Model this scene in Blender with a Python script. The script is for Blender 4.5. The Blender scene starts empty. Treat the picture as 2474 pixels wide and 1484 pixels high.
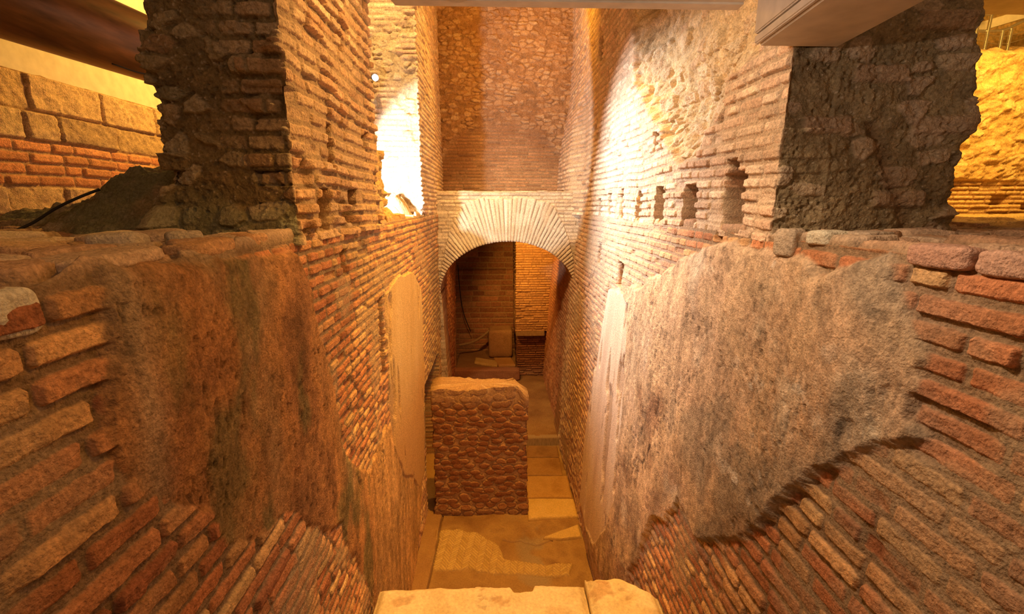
import bpy, bmesh, math, random
import numpy as np
from mathutils import Vector, Matrix
Q = 1.0            # mesh density
random.seed(7)
C = bpy.context.scene.collection
f32 = np.float32

# ------------------------------------------------------------------ noise
def hsh(i, j, s, k=0):
    n = (np.asarray(i, np.int64) * 374761393 + np.asarray(j, np.int64) * 668265263 + (s + 17) * 1274126177 + np.asarray(k, np.int64) * 2147483629) & 0xffffffff
    n = ((n ^ (n >> 13)) * 1274126177) & 0xffffffff
    n = ((n ^ (n >> 15)) * 2246822519) & 0xffffffff
    n = n ^ (n >> 16)
    return (n.astype(np.float64) / 4294967296.0).astype(f32)

def vn(x, y, s=0):
    i = np.floor(x); j = np.floor(y); a = (x - i).astype(f32); b = (y - j).astype(f32)
    i = i.astype(np.int64); j = j.astype(np.int64)
    a = a * a * (3 - 2 * a); b = b * b * (3 - 2 * b)
    p = hsh(i, j, s); q = hsh(i + 1, j, s); r = hsh(i, j + 1, s); t = hsh(i + 1, j + 1, s)
    return (p + (q - p) * a) * (1 - b) + (r + (t - r) * a) * b

def fbm(x, y, o=3, s=0):
    v = 0; A = .5; T = 0
    for k in range(o):
        v = v + A * vn(x * 2 ** k + 13.7 * k, y * 2 ** k - 7.1 * k, s + 31 * k); T += A; A *= .5
    return v / T - .5            # about -0.5..0.5

def vn3(x, y, z, s=0):
    i = np.floor(x); j = np.floor(y); k = np.floor(z); a = x - i; b = y - j; c = z - k
    i = i.astype(np.int64); j = j.astype(np.int64); k = k.astype(np.int64)
    a = a * a * (3 - 2 * a); b = b * b * (3 - 2 * b); c = c * c * (3 - 2 * c)
    def lay(kk):
        p = hsh(i, j, s, kk); q = hsh(i + 1, j, s, kk); r = hsh(i, j + 1, s, kk); t = hsh(i + 1, j + 1, s, kk)
        return (p + (q - p) * a) * (1 - b) + (r + (t - r) * a) * b
    return lay(k) * (1 - c) + lay(k + 1) * c

def fbm3(x, y, z, o=3, s=0):
    v = 0; A = .5; T = 0
    for k in range(o):
        v = v + A * vn3(x * 2 ** k, y * 2 ** k, z * 2 ** k, s + 31 * k); T += A; A *= .5
    return v / T - .5

def voro(x, y, s=0, jit=.9):
    i = np.floor(x).astype(np.int64); j = np.floor(y).astype(np.int64)
    f1 = np.full(x.shape, 9, f32); f2 = np.full(x.shape, 9, f32); idd = np.zeros(x.shape, f32)
    for dj in (-1, 0, 1):
        for di in (-1, 0, 1):
            ci = i + di; cj = j + dj
            px = ci + .5 + (hsh(ci, cj, s) - .5) * jit; py = cj + .5 + (hsh(ci, cj, s + 5) - .5) * jit
            d = np.hypot(px - x, py - y).astype(f32)
            nearer = d < f1
            f2 = np.where(nearer, f1, np.minimum(f2, d)); idd = np.where(nearer, hsh(ci, cj, s + 9), idd); f1 = np.where(nearer, d, f1)
    return f1, f2, idd

def sm(a, b, x):
    t = np.clip((x - a) / (b - a), 0, 1)
    return (t * t * (3 - 2 * t)).astype(f32)

def mix(a, b, t):
    return a + (b - a) * t

def cmix(a, b, t):
    return a + (np.asarray(b, f32) - a) * t[..., None]

def pal(r, cols):
    cols = np.asarray(cols, f32); n = len(cols) - 1
    x = np.clip(r, 0, .9999) * n; i = x.astype(int); t = (x - i)[..., None]
    return (cols[i] * (1 - t) + cols[i + 1] * t).astype(f32)

def poly_sd(y, z, poly):
    """signed distance to a closed polygon, positive inside"""
    d = np.full(y.shape, 1e9, f32); ins = np.zeros(y.shape, bool); n = len(poly)
    for k in range(n):
        ax, ay = poly[k]; bx, by = poly[(k + 1) % n]
        ex, ey = bx - ax, by - ay; L = ex * ex + ey * ey + 1e-12
        t = np.clip(((y - ax) * ex + (z - ay) * ey) / L, 0, 1)
        d = np.minimum(d, np.hypot(y - ax - t * ex, z - ay - t * ey).astype(f32))
        if ay != by:
            ins ^= ((ay > z) != (by > z)) & (y < (bx - ax) * (z - ay) / (by - ay) + ax)
    return np.where(ins, d, -d)

def bricks(u, v, H=.075, L=.27, s=0, wob=.02, ju=.006, jv=.010, edges=None):
    v2 = v + wob * fbm(u * 1.3, v * .9, 2, s + 3) + .006 * fbm(u * 9, v * 9, 2, s + 4)
    if edges is None:
        row = np.floor(v2 / H).astype(np.int64); fv = v2 - row * H; dv = np.minimum(fv, H - fv); Lr = L
    else:
        e = np.asarray(edges, f32); row = np.clip(np.searchsorted(e, v2) - 1, 0, len(e) - 2)
        dv = np.minimum(v2 - e[row], e[row + 1] - v2); Lr = np.asarray(L, f32)[row]
    u2 = (u + .008 * fbm(u * 8, v * 14, 2, s + 6)) / Lr + hsh(row, 0, s) * 9
    i = np.floor(u2).astype(np.int64)
    b = lambda k: k + (hsh(k, row, s + 1) - .5) * .6
    i = np.where(u2 < b(i), i - 1, i)
    i = np.where(u2 >= b(i + 1), i + 1, i)
    du = np.minimum(u2 - b(i), b(i + 1) - u2) * Lr
    a = du - ju; c = dv - jv; r = .014
    e = np.where((a < r) & (c < r), r - np.hypot(r - a, r - c), np.minimum(a, c)).astype(f32)
    return e, hsh(i, row, s + 2), hsh(i, row, s + 7)

BR = [(.42, .16, .07), (.54, .24, .11), (.46, .19, .09), (.60, .33, .15), (.66, .43, .20), (.50, .23, .11), (.36, .14, .07)]
BR_PALE = [(.66, .45, .30), (.76, .56, .40), (.70, .48, .33), (.80, .64, .47), (.72, .52, .36), (.64, .42, .28)]
MORT = (.27, .185, .11)
MORT_PALE = (.58, .47, .34)

def brick_layer(u, v, H, L, s, pale=0., depth=.017, wob=.02, cols=BR, mort=MORT, miss=.04, jv=.010, ju=.006, edges=None, rough=1.):
    e, r, r2 = bricks(u, v, H, L, s, wob, ju, jv, edges)
    e = e + .005 * rough * fbm(u * 40, v * 40, 2, s + 50)
    B = sm(-.001, .010, e)
    h = depth * B + B * (r - .5) * .016 * rough + .010 * rough * fbm(u * 22, v * 22, 3, s + 60)
    h = h - np.where(r2 < miss, B * (.012 + .03 * r), 0)
    col = pal(r, cols) * (.78 + .44 * r2[..., None])
    col = col * (1 + .6 * fbm(u * 30, v * 30, 3, s + 70))[..., None]
    m = np.asarray(mort, f32) * (1 + .5 * fbm(u * 60, v * 60, 2, s + 80))[..., None]
    col = mix(m, col, sm(-.001, .004, e)[..., None])
    return h.astype(f32), col.astype(f32)

def rubble_layer(u, v, s, sx=.13, sy=.085, cols=None, mort=(.30, .25, .16), dens=.5, amp=.03):
    wu = u + .03 * fbm(u * 7, v * 7, 2, s + 1); wv = v + .02 * fbm(u * 7, v * 7, 2, s + 2)
    f1, f2, i = voro(wu / sx, wv / sy, s, .95)
    e = f2 - f1 + .22 * fbm(u * 25, v * 25, 2, s + 3)
    st = sm(.10, .26, e) * (i < dens)
    h = st * amp * .55 * (.3 + 1.2 * hsh((i * 9999).astype(np.int64), 3, s)) * (1 - .6 * f1) + .045 * fbm(u * 8, v * 8, 5, s + 4) + .020 * fbm(u * 40, v * 40, 3, s + 5)
    pit = sm(.28, .10, voro(u / .055, v / .045, s + 8)[0]) * (fbm(u * 6, v * 6, 2, s + 9) > .02)
    h = h - .012 * pit
    col = pal(np.mod(i * 7.13, 1), cols or [(.38, .30, .20), (.50, .40, .28), (.42, .27, .17), (.36, .33, .25), (.55, .45, .32)])
    m = np.asarray(mort, f32) * (1 + .9 * fbm(u * 18, v * 18, 4, s + 6))[..., None]
    col = mix(m, col * (1 + .5 * fbm(u * 30, v * 30, 3, s + 7))[..., None], (st * .85)[..., None])
    sp = sm(.30, .18, voro(u / .022, v / .022, s + 21)[0]) * (hsh(np.floor(u / .022).astype(np.int64), np.floor(v / .022).astype(np.int64), s + 22) < .16)
    col = cmix(col, (.62, .54, .42), .5 * sp); h = h + .003 * sp
    return h.astype(f32), col.astype(f32)

def pits(u, v, s, su, sv, th=.0):
    n = fbm(u / su * .8, v / sv * .8, 3, s)
    return sm(.10, .24, n) * sm(th, th + .12, fbm(u * 2.5, v * 2.5, 2, s + 3))

# ------------------------------------------------------------------ materials
def masonry(name, rough=.9, bump=.5, scale=90., spec=.25, var=.38):
    m = bpy.data.materials.new(name); m.use_nodes = True
    n = m.node_tree.nodes; l = m.node_tree.links; b = n['Principled BSDF']
    b.inputs['Roughness'].default_value = rough; b.inputs['Specular IOR Level'].default_value = spec
    at = n.new('ShaderNodeAttribute'); at.attribute_name = 'Col'
    tc = n.new('ShaderNodeTexCoord')
    ns = n.new('ShaderNodeTexNoise'); ns.inputs['Scale'].default_value = scale; ns.inputs['Detail'].default_value = 6; ns.inputs['Roughness'].default_value = .65
    l.new(tc.outputs['Object'], ns.inputs['Vector'])
    mr = n.new('ShaderNodeMapRange'); mr.inputs['From Min'].default_value = .3; mr.inputs['From Max'].default_value = .7
    mr.inputs['To Min'].default_value = 1 - var; mr.inputs['To Max'].default_value = 1 + var
    l.new(ns.outputs['Fac'], mr.inputs['Value'])
    vm = n.new('ShaderNodeVectorMath'); vm.operation = 'SCALE'
    l.new(at.outputs['Color'], vm.inputs[0]); l.new(mr.outputs['Result'], vm.inputs['Scale']); l.new(vm.outputs['Vector'], b.inputs['Base Color'])
    bp = n.new('ShaderNodeBump'); bp.inputs['Strength'].default_value = bump; bp.inputs['Distance'].default_value = .012
    n2 = n.new('ShaderNodeTexNoise'); n2.inputs['Scale'].default_value = scale * 1.6; n2.inputs['Detail'].default_value = 5
    l.new(tc.outputs['Object'], n2.inputs['Vector'])
    l.new(n2.outputs['Fac'], bp.inputs['Height']); l.new(bp.outputs['Normal'], b.inputs['Normal'])
    return m

def plain(name, col, rough=.6, metal=0., nscale=12., var=.2, bump=.1, emit=None, stretch=(1, 1, 1)):
    m = bpy.data.materials.new(name); m.use_nodes = True
    n = m.node_tree.nodes; l = m.node_tree.links; b = n['Principled BSDF']
    b.inputs['Roughness'].default_value = rough; b.inputs['Metallic'].default_value = metal
    tc = n.new('ShaderNodeTexCoord'); mp = n.new('ShaderNodeMapping'); mp.inputs['Scale'].default_value = stretch
    ns = n.new('ShaderNodeTexNoise'); ns.inputs['Scale'].default_value = nscale; ns.inputs['Detail'].default_value = 6
    l.new(tc.outputs['Object'], mp.inputs['Vector']); l.new(mp.outputs['Vector'], ns.inputs['Vector'])
    cr = n.new('ShaderNodeValToRGB')
    cr.color_ramp.elements[0].position = .3; cr.color_ramp.elements[1].position = .7
    cr.color_ramp.elements[0].color = (*[c * (1 - var) for c in col], 1); cr.color_ramp.elements[1].color = (*[min(1, c * (1 + var)) for c in col], 1)
    l.new(ns.outputs['Fac'], cr.inputs['Fac']); l.new(cr.outputs['Color'], b.inputs['Base Color'])
    bp = n.new('ShaderNodeBump'); bp.inputs['Strength'].default_value = bump; bp.inputs['Distance'].default_value = .01
    l.new(ns.outputs['Fac'], bp.inputs['Height']); l.new(bp.outputs['Normal'], b.inputs['Normal'])
    if emit:
        b.inputs['Emission Color'].default_value = (*emit[0], 1); b.inputs['Emission Strength'].default_value = emit[1]
    return m

M_WALL = masonry('old_masonry', .92, .75, 70)
M_PLAST = masonry('rough_mortar', .95, .7, 60, .2, .3)
M_FINE = masonry('worn_stone', .8, .35, 45, .3, .18)
M_DAMP = masonry('damp_masonry', .62, .35, 55, .35, .2)
M_CONC = plain('board_marked_concrete', (.70, .62, .50), .8, 0, 9, .12, .2)
M_BEAM = plain('pale_painted_beam', (.72, .66, .58), .7, 0, 14, .10, .15)
M_RUST = plain('rusty_steel_pipe', (.17, .075, .03), .34, .35, 20, .45, .12, stretch=(1, .15, 1))
M_STEEL = plain('brushed_steel', (.62, .60, .56), .35, .9, 30, .1, .05)
M_BLACK = plain('black_rubber', (.012, .012, .014), .6, 0, 20, .2, .05)
M_WOOD = plain('weathered_timber', (.36, .24, .13), .85, 0, 14, .35, .3, stretch=(6, 6, .6))
M_LAMP = plain('lamp_glass', (.9, .9, .9), .3, 0, 5, 0, 0, emit=((1, .97, .9), 300.))
M_GLASSW = plain('warm_lamp_glass', (.9, .8, .6), .3, 0, 5, 0, 0, emit=((1, .75, .4), 40.))

# ------------------------------------------------------------------ object helpers
def tag(o, label=None, cat=None, group=None, kind=None):
    if label: o['label'] = label
    if cat: o['category'] = cat
    if group: o['group'] = group
    if kind: o['kind'] = kind
    return o

def empty(name, loc, label, cat, group=None, rz=0):
    o = bpy.data.objects.new(name, None); C.objects.link(o); o.location = loc; o.rotation_euler = (0, 0, rz); o.empty_display_size = .1
    return tag(o, label, cat, group)

def raw(name, V, F, mat, col=None, parent=None, smooth=True):
    me = bpy.data.meshes.new(name)
    V = np.ascontiguousarray(V, f32).reshape(-1, 3); F = np.ascontiguousarray(F, np.int32).reshape(-1, 4)
    me.vertices.add(len(V)); me.vertices.foreach_set('co', V.ravel())
    me.loops.add(F.size); me.loops.foreach_set('vertex_index', F.ravel())
    me.polygons.add(len(F)); me.polygons.foreach_set('loop_start', np.arange(0, F.size, 4, dtype=np.int32))
    me.update(calc_edges=True)
    if smooth: me.polygons.foreach_set('use_smooth', np.ones(len(F), bool))
    if col is not None:
        ca = me.color_attributes.new('Col', 'BYTE_COLOR', 'POINT')
        c4 = np.ones((len(V), 4), f32); c4[:, :3] = np.clip(col.reshape(-1, 3), .01, .95)
        ca.data.foreach_set('color', c4.ravel())
    me.materials.append(mat)
    o = bpy.data.objects.new(name, me); C.objects.link(o)
    if parent: o.parent = parent
    return o

def sheet(name, P, N, h, col, mat, parent=None, wrap=False, flip=False):
    V = (P + N * h[..., None]).astype(f32); nv, nu = V.shape[:2]
    idx = np.arange(nv * nu, dtype=np.int32).reshape(nv, nu)
    if wrap: idx = np.concatenate([idx, idx[:, :1]], 1)
    a, b, c, d = idx[:-1, :-1], idx[:-1, 1:], idx[1:, 1:], idx[1:, :-1]
    F = np.stack([a, b, c, d] if not flip else [a, d, c, b], -1)
    return raw(name, V, F, mat, col, parent)

def steps(a, b, fn):
    """sample positions from a to b with local spacing fn(x)"""
    out = [a]; sg = 1 if b > a else -1
    while (b - out[-1]) * sg > 0: out.append(out[-1] + sg * fn(out[-1]) / Q)
    out[-1] = b
    return np.array(out, f32)

def path(pts, spacing, closed=False, r=.03):
    """plan polyline -> xy, outward normal (right of travel), arc length; normals blended near corners"""
    pts = [np.array(p, float) for p in pts]; n = len(pts); segs = []
    last = n if closed else n - 1
    for k in range(last):
        a = pts[k]; b = pts[(k + 1) % n]; L = np.linalg.norm(b - a); d = (b - a) / L; segs.append((a, d, L, np.array([d[1], -d[0]])))
    X = []; Nn = []; S = []; s0 = 0
    for k, (a, d, L, nm) in enumerate(segs):
        t = 0.
        prev = segs[k - 1][3] if (closed or k > 0) else nm
        nxt = segs[(k + 1) % len(segs)][3] if (closed or k < len(segs) - 1) else nm
        while t < L:
            p = a + d * t; w = nm.copy()
            if t < r: w = nm * (.5 + .5 * t / r) + prev * (.5 - .5 * t / r)
            if L - t < r: w = nm * (.5 + .5 * (L - t) / r) + nxt * (.5 - .5 * (L - t) / r)
            X.append(p); Nn.append(w / np.linalg.norm(w)); S.append(s0 + t)
            t += spacing(p[0], p[1]) / Q
        s0 += L
    if not closed:
        X.append(pts[-1]); Nn.append(segs[-1][3]); S.append(s0)
    return np.array(X, f32), np.array(Nn, f32), np.array(S, f32)

def tower(name, pts, spacing, zs, hf, mat, parent=None, cap=True):
    """closed plan loop swept up through zs; hf(x,y,s,z)->h,col"""
    X, Nn, S = path(pts, spacing, True)
    nu, nv = len(X), len(zs)
    P = np.zeros((nv, nu, 3), f32); P[..., 0] = X[:, 0]; P[..., 1] = X[:, 1]; P[..., 2] = zs[:, None]
    N = np.zeros_like(P); N[..., 0] = Nn[:, 0]; N[..., 1] = Nn[:, 1]
    s = np.broadcast_to(S, (nv, nu)); z = P[..., 2]
    h, col = hf(P[..., 0], P[..., 1], s, z, N)
    P = P + N * h[..., None]
    if cap:
        c = P[-1].mean(0)
        ring = []
        for k in (.8, .55, .3, .02): ring.append(c + (P[-1] - c) * k + np.array([0, 0, .012 * (1 - k)]))
        P = np.concatenate([P, np.array(ring, f32)], 0); col = np.concatenate([col, np.repeat(col[-1:], 4, 0)], 0)
    return sheet(name, P, np.zeros_like(P), np.zeros(P.shape[:2], f32), col, mat, parent, wrap=True, flip=False)

def lump(name, loc, size, mat, cols, n=20, box=5., amp=.03, freq=6., seed=0, rot=(0, 0, 0), parent=None, flat=0.):
    bm = bmesh.new(); bmesh.ops.create_cube(bm, size=2)
    bmesh.ops.subdivide_edges(bm, edges=bm.edges[:], cuts=int(n * Q) if Q < 1 else n, use_grid_fill=True)
    co = np.array([v.co[:] for v in bm.verts], float)
    nrm = (np.abs(co) ** box).sum(1) ** (1 / box); co /= nrm[:, None]
    S = np.array(size, float) / 2; p = co * S; nr = co / np.linalg.norm(co, axis=1)[:, None]
    q = p + np.array(loc)
    d = fbm3(q[:, 0] * freq, q[:, 1] * freq, q[:, 2] * freq, 4, seed) * amp * 2 + fbm3(q[:, 0] * freq * 5, q[:, 1] * freq * 5, q[:, 2] * freq * 5, 2, seed + 3) * amp * .35
    p = p + nr * d[:, None]
    for v, c in zip(bm.verts, p): v.co = c
    me = bpy.data.meshes.new(name); bm.to_mesh(me); bm.free()
    me.polygons.foreach_set('use_smooth', np.ones(len(me.polygons), bool))
    t = fbm3(q[:, 0] * 5, q[:, 1] * 5, q[:, 2] * 5, 4, seed + 7) * 1.3 + .5
    col = pal(t, cols); c4 = np.ones((len(q), 4), f32); c4[:, :3] = np.clip(col, .01, .95)
    ca = me.color_attributes.new('Col', 'BYTE_COLOR', 'POINT'); ca.data.foreach_set('color', c4.ravel())
    me.materials.append(mat)
    o = bpy.data.objects.new(name, me); C.objects.link(o); o.location = loc; o.rotation_euler = rot
    if parent: o.parent = parent
    return o

def boxo(name, lo, hi, mat, parent=None, bev=.004, rot=None, loc=None):
    bm = bmesh.new(); bmesh.ops.create_cube(bm, size=1)
    lo = Vector(lo); hi = Vector(hi); c = (lo + hi) / 2; d = hi - lo
    for v in bm.verts: v.co = Vector((v.co.x * d.x, v.co.y * d.y, v.co.z * d.z)) + (Vector() if loc is None and rot is not None else Vector())
    if bev: bmesh.ops.bevel(bm, geom=bm.edges[:], offset=bev, segments=2, affect='EDGES')
    me = bpy.data.meshes.new(name); bm.to_mesh(me); bm.free(); me.materials.append(mat)
    o = bpy.data.objects.new(name, me); C.objects.link(o); o.location = c
    if rot: o.rotation_euler = rot
    if parent:
        o.parent = parent; o.matrix_parent_inverse = Matrix.Translation(-Vector(parent.location))
    return o

def tube(name, pts, r, mat, parent=None, seg=12, res=8, caps=True):
    pts = [Vector(p) for p in pts]
    # Catmull-Rom resample
    P = []
    ext = [2 * pts[0] - pts[1]] + pts + [2 * pts[-1] - pts[-2]]
    for i in range(1, len(ext) - 2):
        for k in range(res):
            t = k / res; a, b, c, d = ext[i - 1:i + 3]
            P.append(.5 * ((2 * b) + (c - a) * t + (2 * a - 5 * b + 4 * c - d) * t * t + (3 * b - a - 3 * c + d) * t ** 3))
    P.append(pts[-1])
    bm = bmesh.new(); rings = []
    up = Vector((0, 0, 1)); 
    if abs((P[-1] - P[0]).normalized().z) > .9: up = Vector((0, 1, 0))
    for i, p in enumerate(P):
        t = (P[min(i + 1, len(P) - 1)] - P[max(i - 1, 0)]).normalized(); s = t.cross(up).normalized(); w = s.cross(t)
        rings.append([bm.verts.new(p + (s * math.cos(2 * math.pi * k / seg) + w * math.sin(2 * math.pi * k / seg)) * r) for k in range(seg)])
    for a, b in zip(rings[:-1], rings[1:]):
        for k in range(seg): bm.faces.new((a[k], a[(k + 1) % seg], b[(k + 1) % seg], b[k]))
    if caps: bm.faces.new(rings[0][::-1]); bm.faces.new(rings[-1])
    bmesh.ops.recalc_face_normals(bm, faces=bm.faces[:])
    me = bpy.data.meshes.new(name); bm.to_mesh(me); bm.free(); me.materials.append(mat)
    for p in me.polygons: p.use_smooth = len(p.vertices) == 4
    o = bpy.data.objects.new(name, me); C.objects.link(o)
    if parent:
        o.parent = parent; o.matrix_parent_inverse = Matrix.Translation(-Vector(parent.location))
    return o

# ================================================================== CAMERA
H0 = 4.6
cam = bpy.data.cameras.new('camera'); cam.lens = 36 * 1100 / 2474; cam.sensor_width = 36; cam.clip_start = .05
co = bpy.data.objects.new('camera', cam); C.objects.link(co); co.location = (0, 0, H0)
pitch = math.atan(252 / 1100); yaw = math.atan(37 / 1100 * math.cos(pitch))
co.rotation_euler = (math.pi / 2 - pitch, 0, -yaw)
bpy.context.scene.camera = co

# ================================================================== LOWER TRENCH WALLS
LEDGE = 4.42
def ysamp(y0, y1): return steps(y0, y1, lambda y: min(max(.0024 * y * y, .0022 if y > .9 else .02), .0105 if y < 8.3 else .02))
def zrows(lo, hi): return steps(hi, lo, lambda z: min(max(.0026 * (H0 - z) * 1.05, .0025), .010))[::-1]

PLAST_L = [(1.18, 4.46), (1.49, 4.40), (1.9, 4.37), (2.28, 4.37), (2.45, 4.15), (2.66, 3.6), (2.75, 3.1), (3.0, 2.7), (3.4, 2.5), (3.9, 2.6),
           (4.5, 2.3), (5.3, 1.8), (5.9, 1.6), (5.75, .9), (5.4, .3), (5.0, -.2), (3.9, -.2), (3.3, 1.0), (2.95, 1.9), (2.64, 2.5), (2.3, 2.75), (1.98, 3.14), (1.70, 3.2), (1.50, 3.36), (1.42, 3.54), (1.36, 3.62), (1.17, 3.80), (1.10, 4.0), (1.13, 4.25)]
SMOOTH_L = [(4.05, 3.80), (4.6, 3.86), (5.2, 3.84), (5.6, 3.74), (6.02, 3.5), (6.04, 2.5), (5.95, 1.5), (5.8, .9), (5.4, .9), (4.9, 1.4), (4.5, 1.7), (4.15, 2.2), (4.05, 3.0)]
PLAST_R = [(5.25, 3.62), (4.85, 3.66), (4.3, 3.80), (3.67, 4.08), (2.96, 4.34), (2.26, 4.39), (2.02, 4.36), (1.90, 4.28), (1.80, 4.36), (1.61, 4.43), (1.50, 4.30), (1.36, 4.10), (1.37, 3.93),
           (1.30, 3.85), (1.46, 3.72), (1.67, 3.51), (1.87, 3.22), (1.92, 2.99), (2.11, 2.78), (2.3, 2.6), (2.55, 2.47), (2.82, 2.50), (3.0, 2.2),
           (3.24, 2.06), (3.36, 1.64), (3.55, 1.1), (3.95, .50), (4.6, .12), (5.15, .10), (5.5, .6), (5.6, 1.4), (5.5, 2.4), (5.4, 3.2)]
SMOOTH_R = [(5.35, 3.58), (4.85, 3.64), (4.45, 3.60), (4.35, 3.0), (4.2, 2.4), (4.1, 1.7), (4.3, 1.1), (4.8, .5), (5.3, .35), (5.75, .4), (5.75, 1.6), (5.6, 2.6)]

def xl(z): return -1.09 + .07 * np.clip(z / LEDGE, 0, 1)
def xr(z): return 1.19 + .25 * np.clip(z / LEDGE, 0, 1) ** 1.3

def trench_wall(name, side, y0, y1, xout, holes, plast, smooth_p, seed):
    ys = ysamp(y0, y1); zf = zrows(-.06, LEDGE)
    face = xl if side < 0 else xr
    tops = steps(0, xout, lambda t: min(.0035 + t * .016, .05))[1:]         # out along the ledge
    nz, nt = len(zf), len(tops); ny = len(ys)
    P = np.zeros((nz + nt, ny, 3), f32); N = np.zeros_like(P)
    P[..., 1] = ys
    P[:nz, :, 2] = zf[:, None]; P[:nz, :, 0] = face(zf)[:, None]
    P[nz:, :, 2] = LEDGE; P[nz:, :, 0] = (face(LEDGE) + side * tops)[:, None]
    ang = np.zeros(nz + nt)
    R = .03
    ang[:nz] = np.clip((zf - (LEDGE - R)) / R, 0, 1) * math.pi / 4
    ang[nz:] = math.pi / 4 + np.clip(tops / R, 0, 1) * math.pi / 4
    N[..., 0] = -side * np.cos(ang)[:, None]; N[..., 2] = np.sin(ang)[:, None]
    y = P[..., 1]; z = P[..., 2]; x = P[..., 0]
    t = np.concatenate([np.zeros(nz), tops])[:, None] + 0 * y
    vv = z - t * .6
    # ---- brickwork
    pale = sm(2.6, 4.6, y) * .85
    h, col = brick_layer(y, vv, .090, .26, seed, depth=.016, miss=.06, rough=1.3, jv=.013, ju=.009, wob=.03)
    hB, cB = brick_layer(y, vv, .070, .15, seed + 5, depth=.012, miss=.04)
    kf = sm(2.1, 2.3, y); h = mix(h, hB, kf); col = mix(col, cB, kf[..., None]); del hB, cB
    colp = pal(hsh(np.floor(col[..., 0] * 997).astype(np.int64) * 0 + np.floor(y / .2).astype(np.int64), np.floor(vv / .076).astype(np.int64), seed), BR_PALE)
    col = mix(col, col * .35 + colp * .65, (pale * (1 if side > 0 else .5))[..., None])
    if side > 0: # greyish bloom
        g = sm(-.12, .18, fbm(y * 1.1 + 3, z * 1.3, 3, seed + 90)) * sm(2.8, 4.0, z)
        col = cmix(col, (.38, .28, .21), .62 * g)
    else:
        g = sm(.0, .2, fbm(y * 1.1 + 3, z * 1.3, 3, seed + 90))
        col = cmix(col, (.30, .24, .13), .45 * g)
    # wall waviness and erosion
    h = h + .05 * fbm(y * .8, z * .8, 2, seed + 11) * sm(.2, .6, LEDGE - z + t * 0) * (t < .001)
    # mortar smears between bricks
    smear = sm(.05, .2, fbm(y * 3, z * 3, 4, seed + 21))
    h = mix(h, .012 + .014 * fbm(y * 30, z * 30, 3, seed + 22), smear * .75)
    col = cmix(col, (.44, .34, .22), smear * .45)
    # ---- rough plaster coat
    if plast:
        sd = poly_sd(y, z, plast) + .10 * fbm(y * 4, z * 4, 4, seed + 31) * np.clip(y / 2.2, .6, 1.6) + .03 * fbm(y * 18, z * 18, 3, seed + 32)
        m = sm(-.012, .035, sd) * (t < .02)
        thick = .040 + .02 * sm(0, .25, sd) + .05 * fbm(y * 2.2, z * 1.6, 3, seed + 33)
        thick = thick * (1 if side > 0 else .35 + .5 * sm(3.2, 4.2, z)); hp = thick + .016 * fbm(y * 9, z * 5, 5, seed + 34) + .007 * fbm(y * 60, z * 40, 3, seed + 37)
        pt = pits(y, z, seed + 35, .018, .034, .06); pt2 = pits(y, z, seed + 36, .045, .13, .14)
        hp = hp - .006 * pt - .010 * pt2
        if side > 0:
            cp = pal(fbm(y * 3.2, z * 2.4, 5, seed + 38) * 1.5 + .5, [(.34, .21, .13), (.50, .35, .22), (.60, .44, .29), (.52, .37, .25), (.66, .55, .42)])
            gr = sm(.05, .2, fbm(y * 2.6 + 9, z * 1.6, 4, seed + 39)) * sm(4.0, 2.4, y)
            cp = cmix(cp, (.27, .24, .19), .6 * gr)
            wh = sm(.16, .26, fbm(y * 7, z * 7, 4, seed + 47)) * np.exp(-((y - 2.05) / .3) ** 2) * (z > 2.9)
            cp = cmix(cp, (.75, .70, .62), .8 * wh)
        else:
            cp = pal(fbm(y * 3.2, z * 2.0, 5, seed + 38) * 1.5 + .5, [(.20, .10, .045), (.32, .155, .07), (.44, .22, .09), (.34, .19, .09), (.40, .27, .15)])
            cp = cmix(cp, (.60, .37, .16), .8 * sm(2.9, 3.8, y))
            gr = sm(.03, .20, fbm(y * 4.5 + 9, z * 1.9, 5, seed + 39)) * sm(.8, 1.5, y) * sm(3.9, 3.0, y)
            cp = cmix(cp, (.14, .15, .07), .6 * gr)
            edge = np.exp(-((y - 1.22) / .06) ** 2) * (z > 3.7)
            cp = cmix(cp, (.45, .38, .27), .5 * edge)
        cp = cp * (1 + .9 * fbm(y * 40, z * 28, 4, seed + 40) + .7 * fbm(y * 11, z * 5, 4, seed + 49) - .35 * pt - .25 * pt2)[..., None]
        cp = cp * (1 + .8 * fbm(y * 13, z * 1.7, 4, seed + 55) * sm(1.5, 3.2, y))[..., None]
        h = mix(h, hp, m); col = mix(col, cp, sm(-.01, .012, sd)[..., None] * (t < .02)[..., None])
    # ---- smooth plaster
    if smooth_p:
        sd = poly_sd(y, z, smooth_p) + .10 * fbm(y * 3, z * 2.2, 4, seed + 41) + .02 * fbm(y * 16, z * 12, 3, seed + 42)
        m2 = sm(-.004, .02, sd)
        hs = (.045 if side > 0 else .030) + .012 * fbm(y * 1.5, z * 1.5, 2, seed + 43) + .002 * fbm(y * 20, z * 3, 3, seed + 44)
        gap = sm(.16, .22, fbm(y * 5, z * 1.1, 4, seed + 48))
        hs = hs - .03 * gap
        cs = pal(fbm(y * 6, z * .8, 4, seed + 45) * 1.3 + .5, [(.58, .40, .18), (.66, .48, .24), (.72, .55, .30)] if side < 0 else [(.62, .46, .34), (.74, .58, .44), (.80, .68, .54)])
        if side < 0: cs = cmix(cs, (.58, .35, .15), sm(3.0, 2.0, z + .5 * fbm(y * 2, z * 1.2, 3, seed + 56)))
        cs = cs * (1 + .15 * fbm(y * 40, z * 12, 3, seed + 46))[..., None]
        cs = cmix(cs, (.42, .28, .17), .7 * gap)
        h = mix(h, hs, m2); col = mix(col, cs, m2[..., None])
    # ---- inner end of the corridor: dimmer, redder light painted into the brick colour
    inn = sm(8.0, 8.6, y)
    col = mix(col, col * np.array([.85, .62, .52], f32), inn[..., None])
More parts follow.
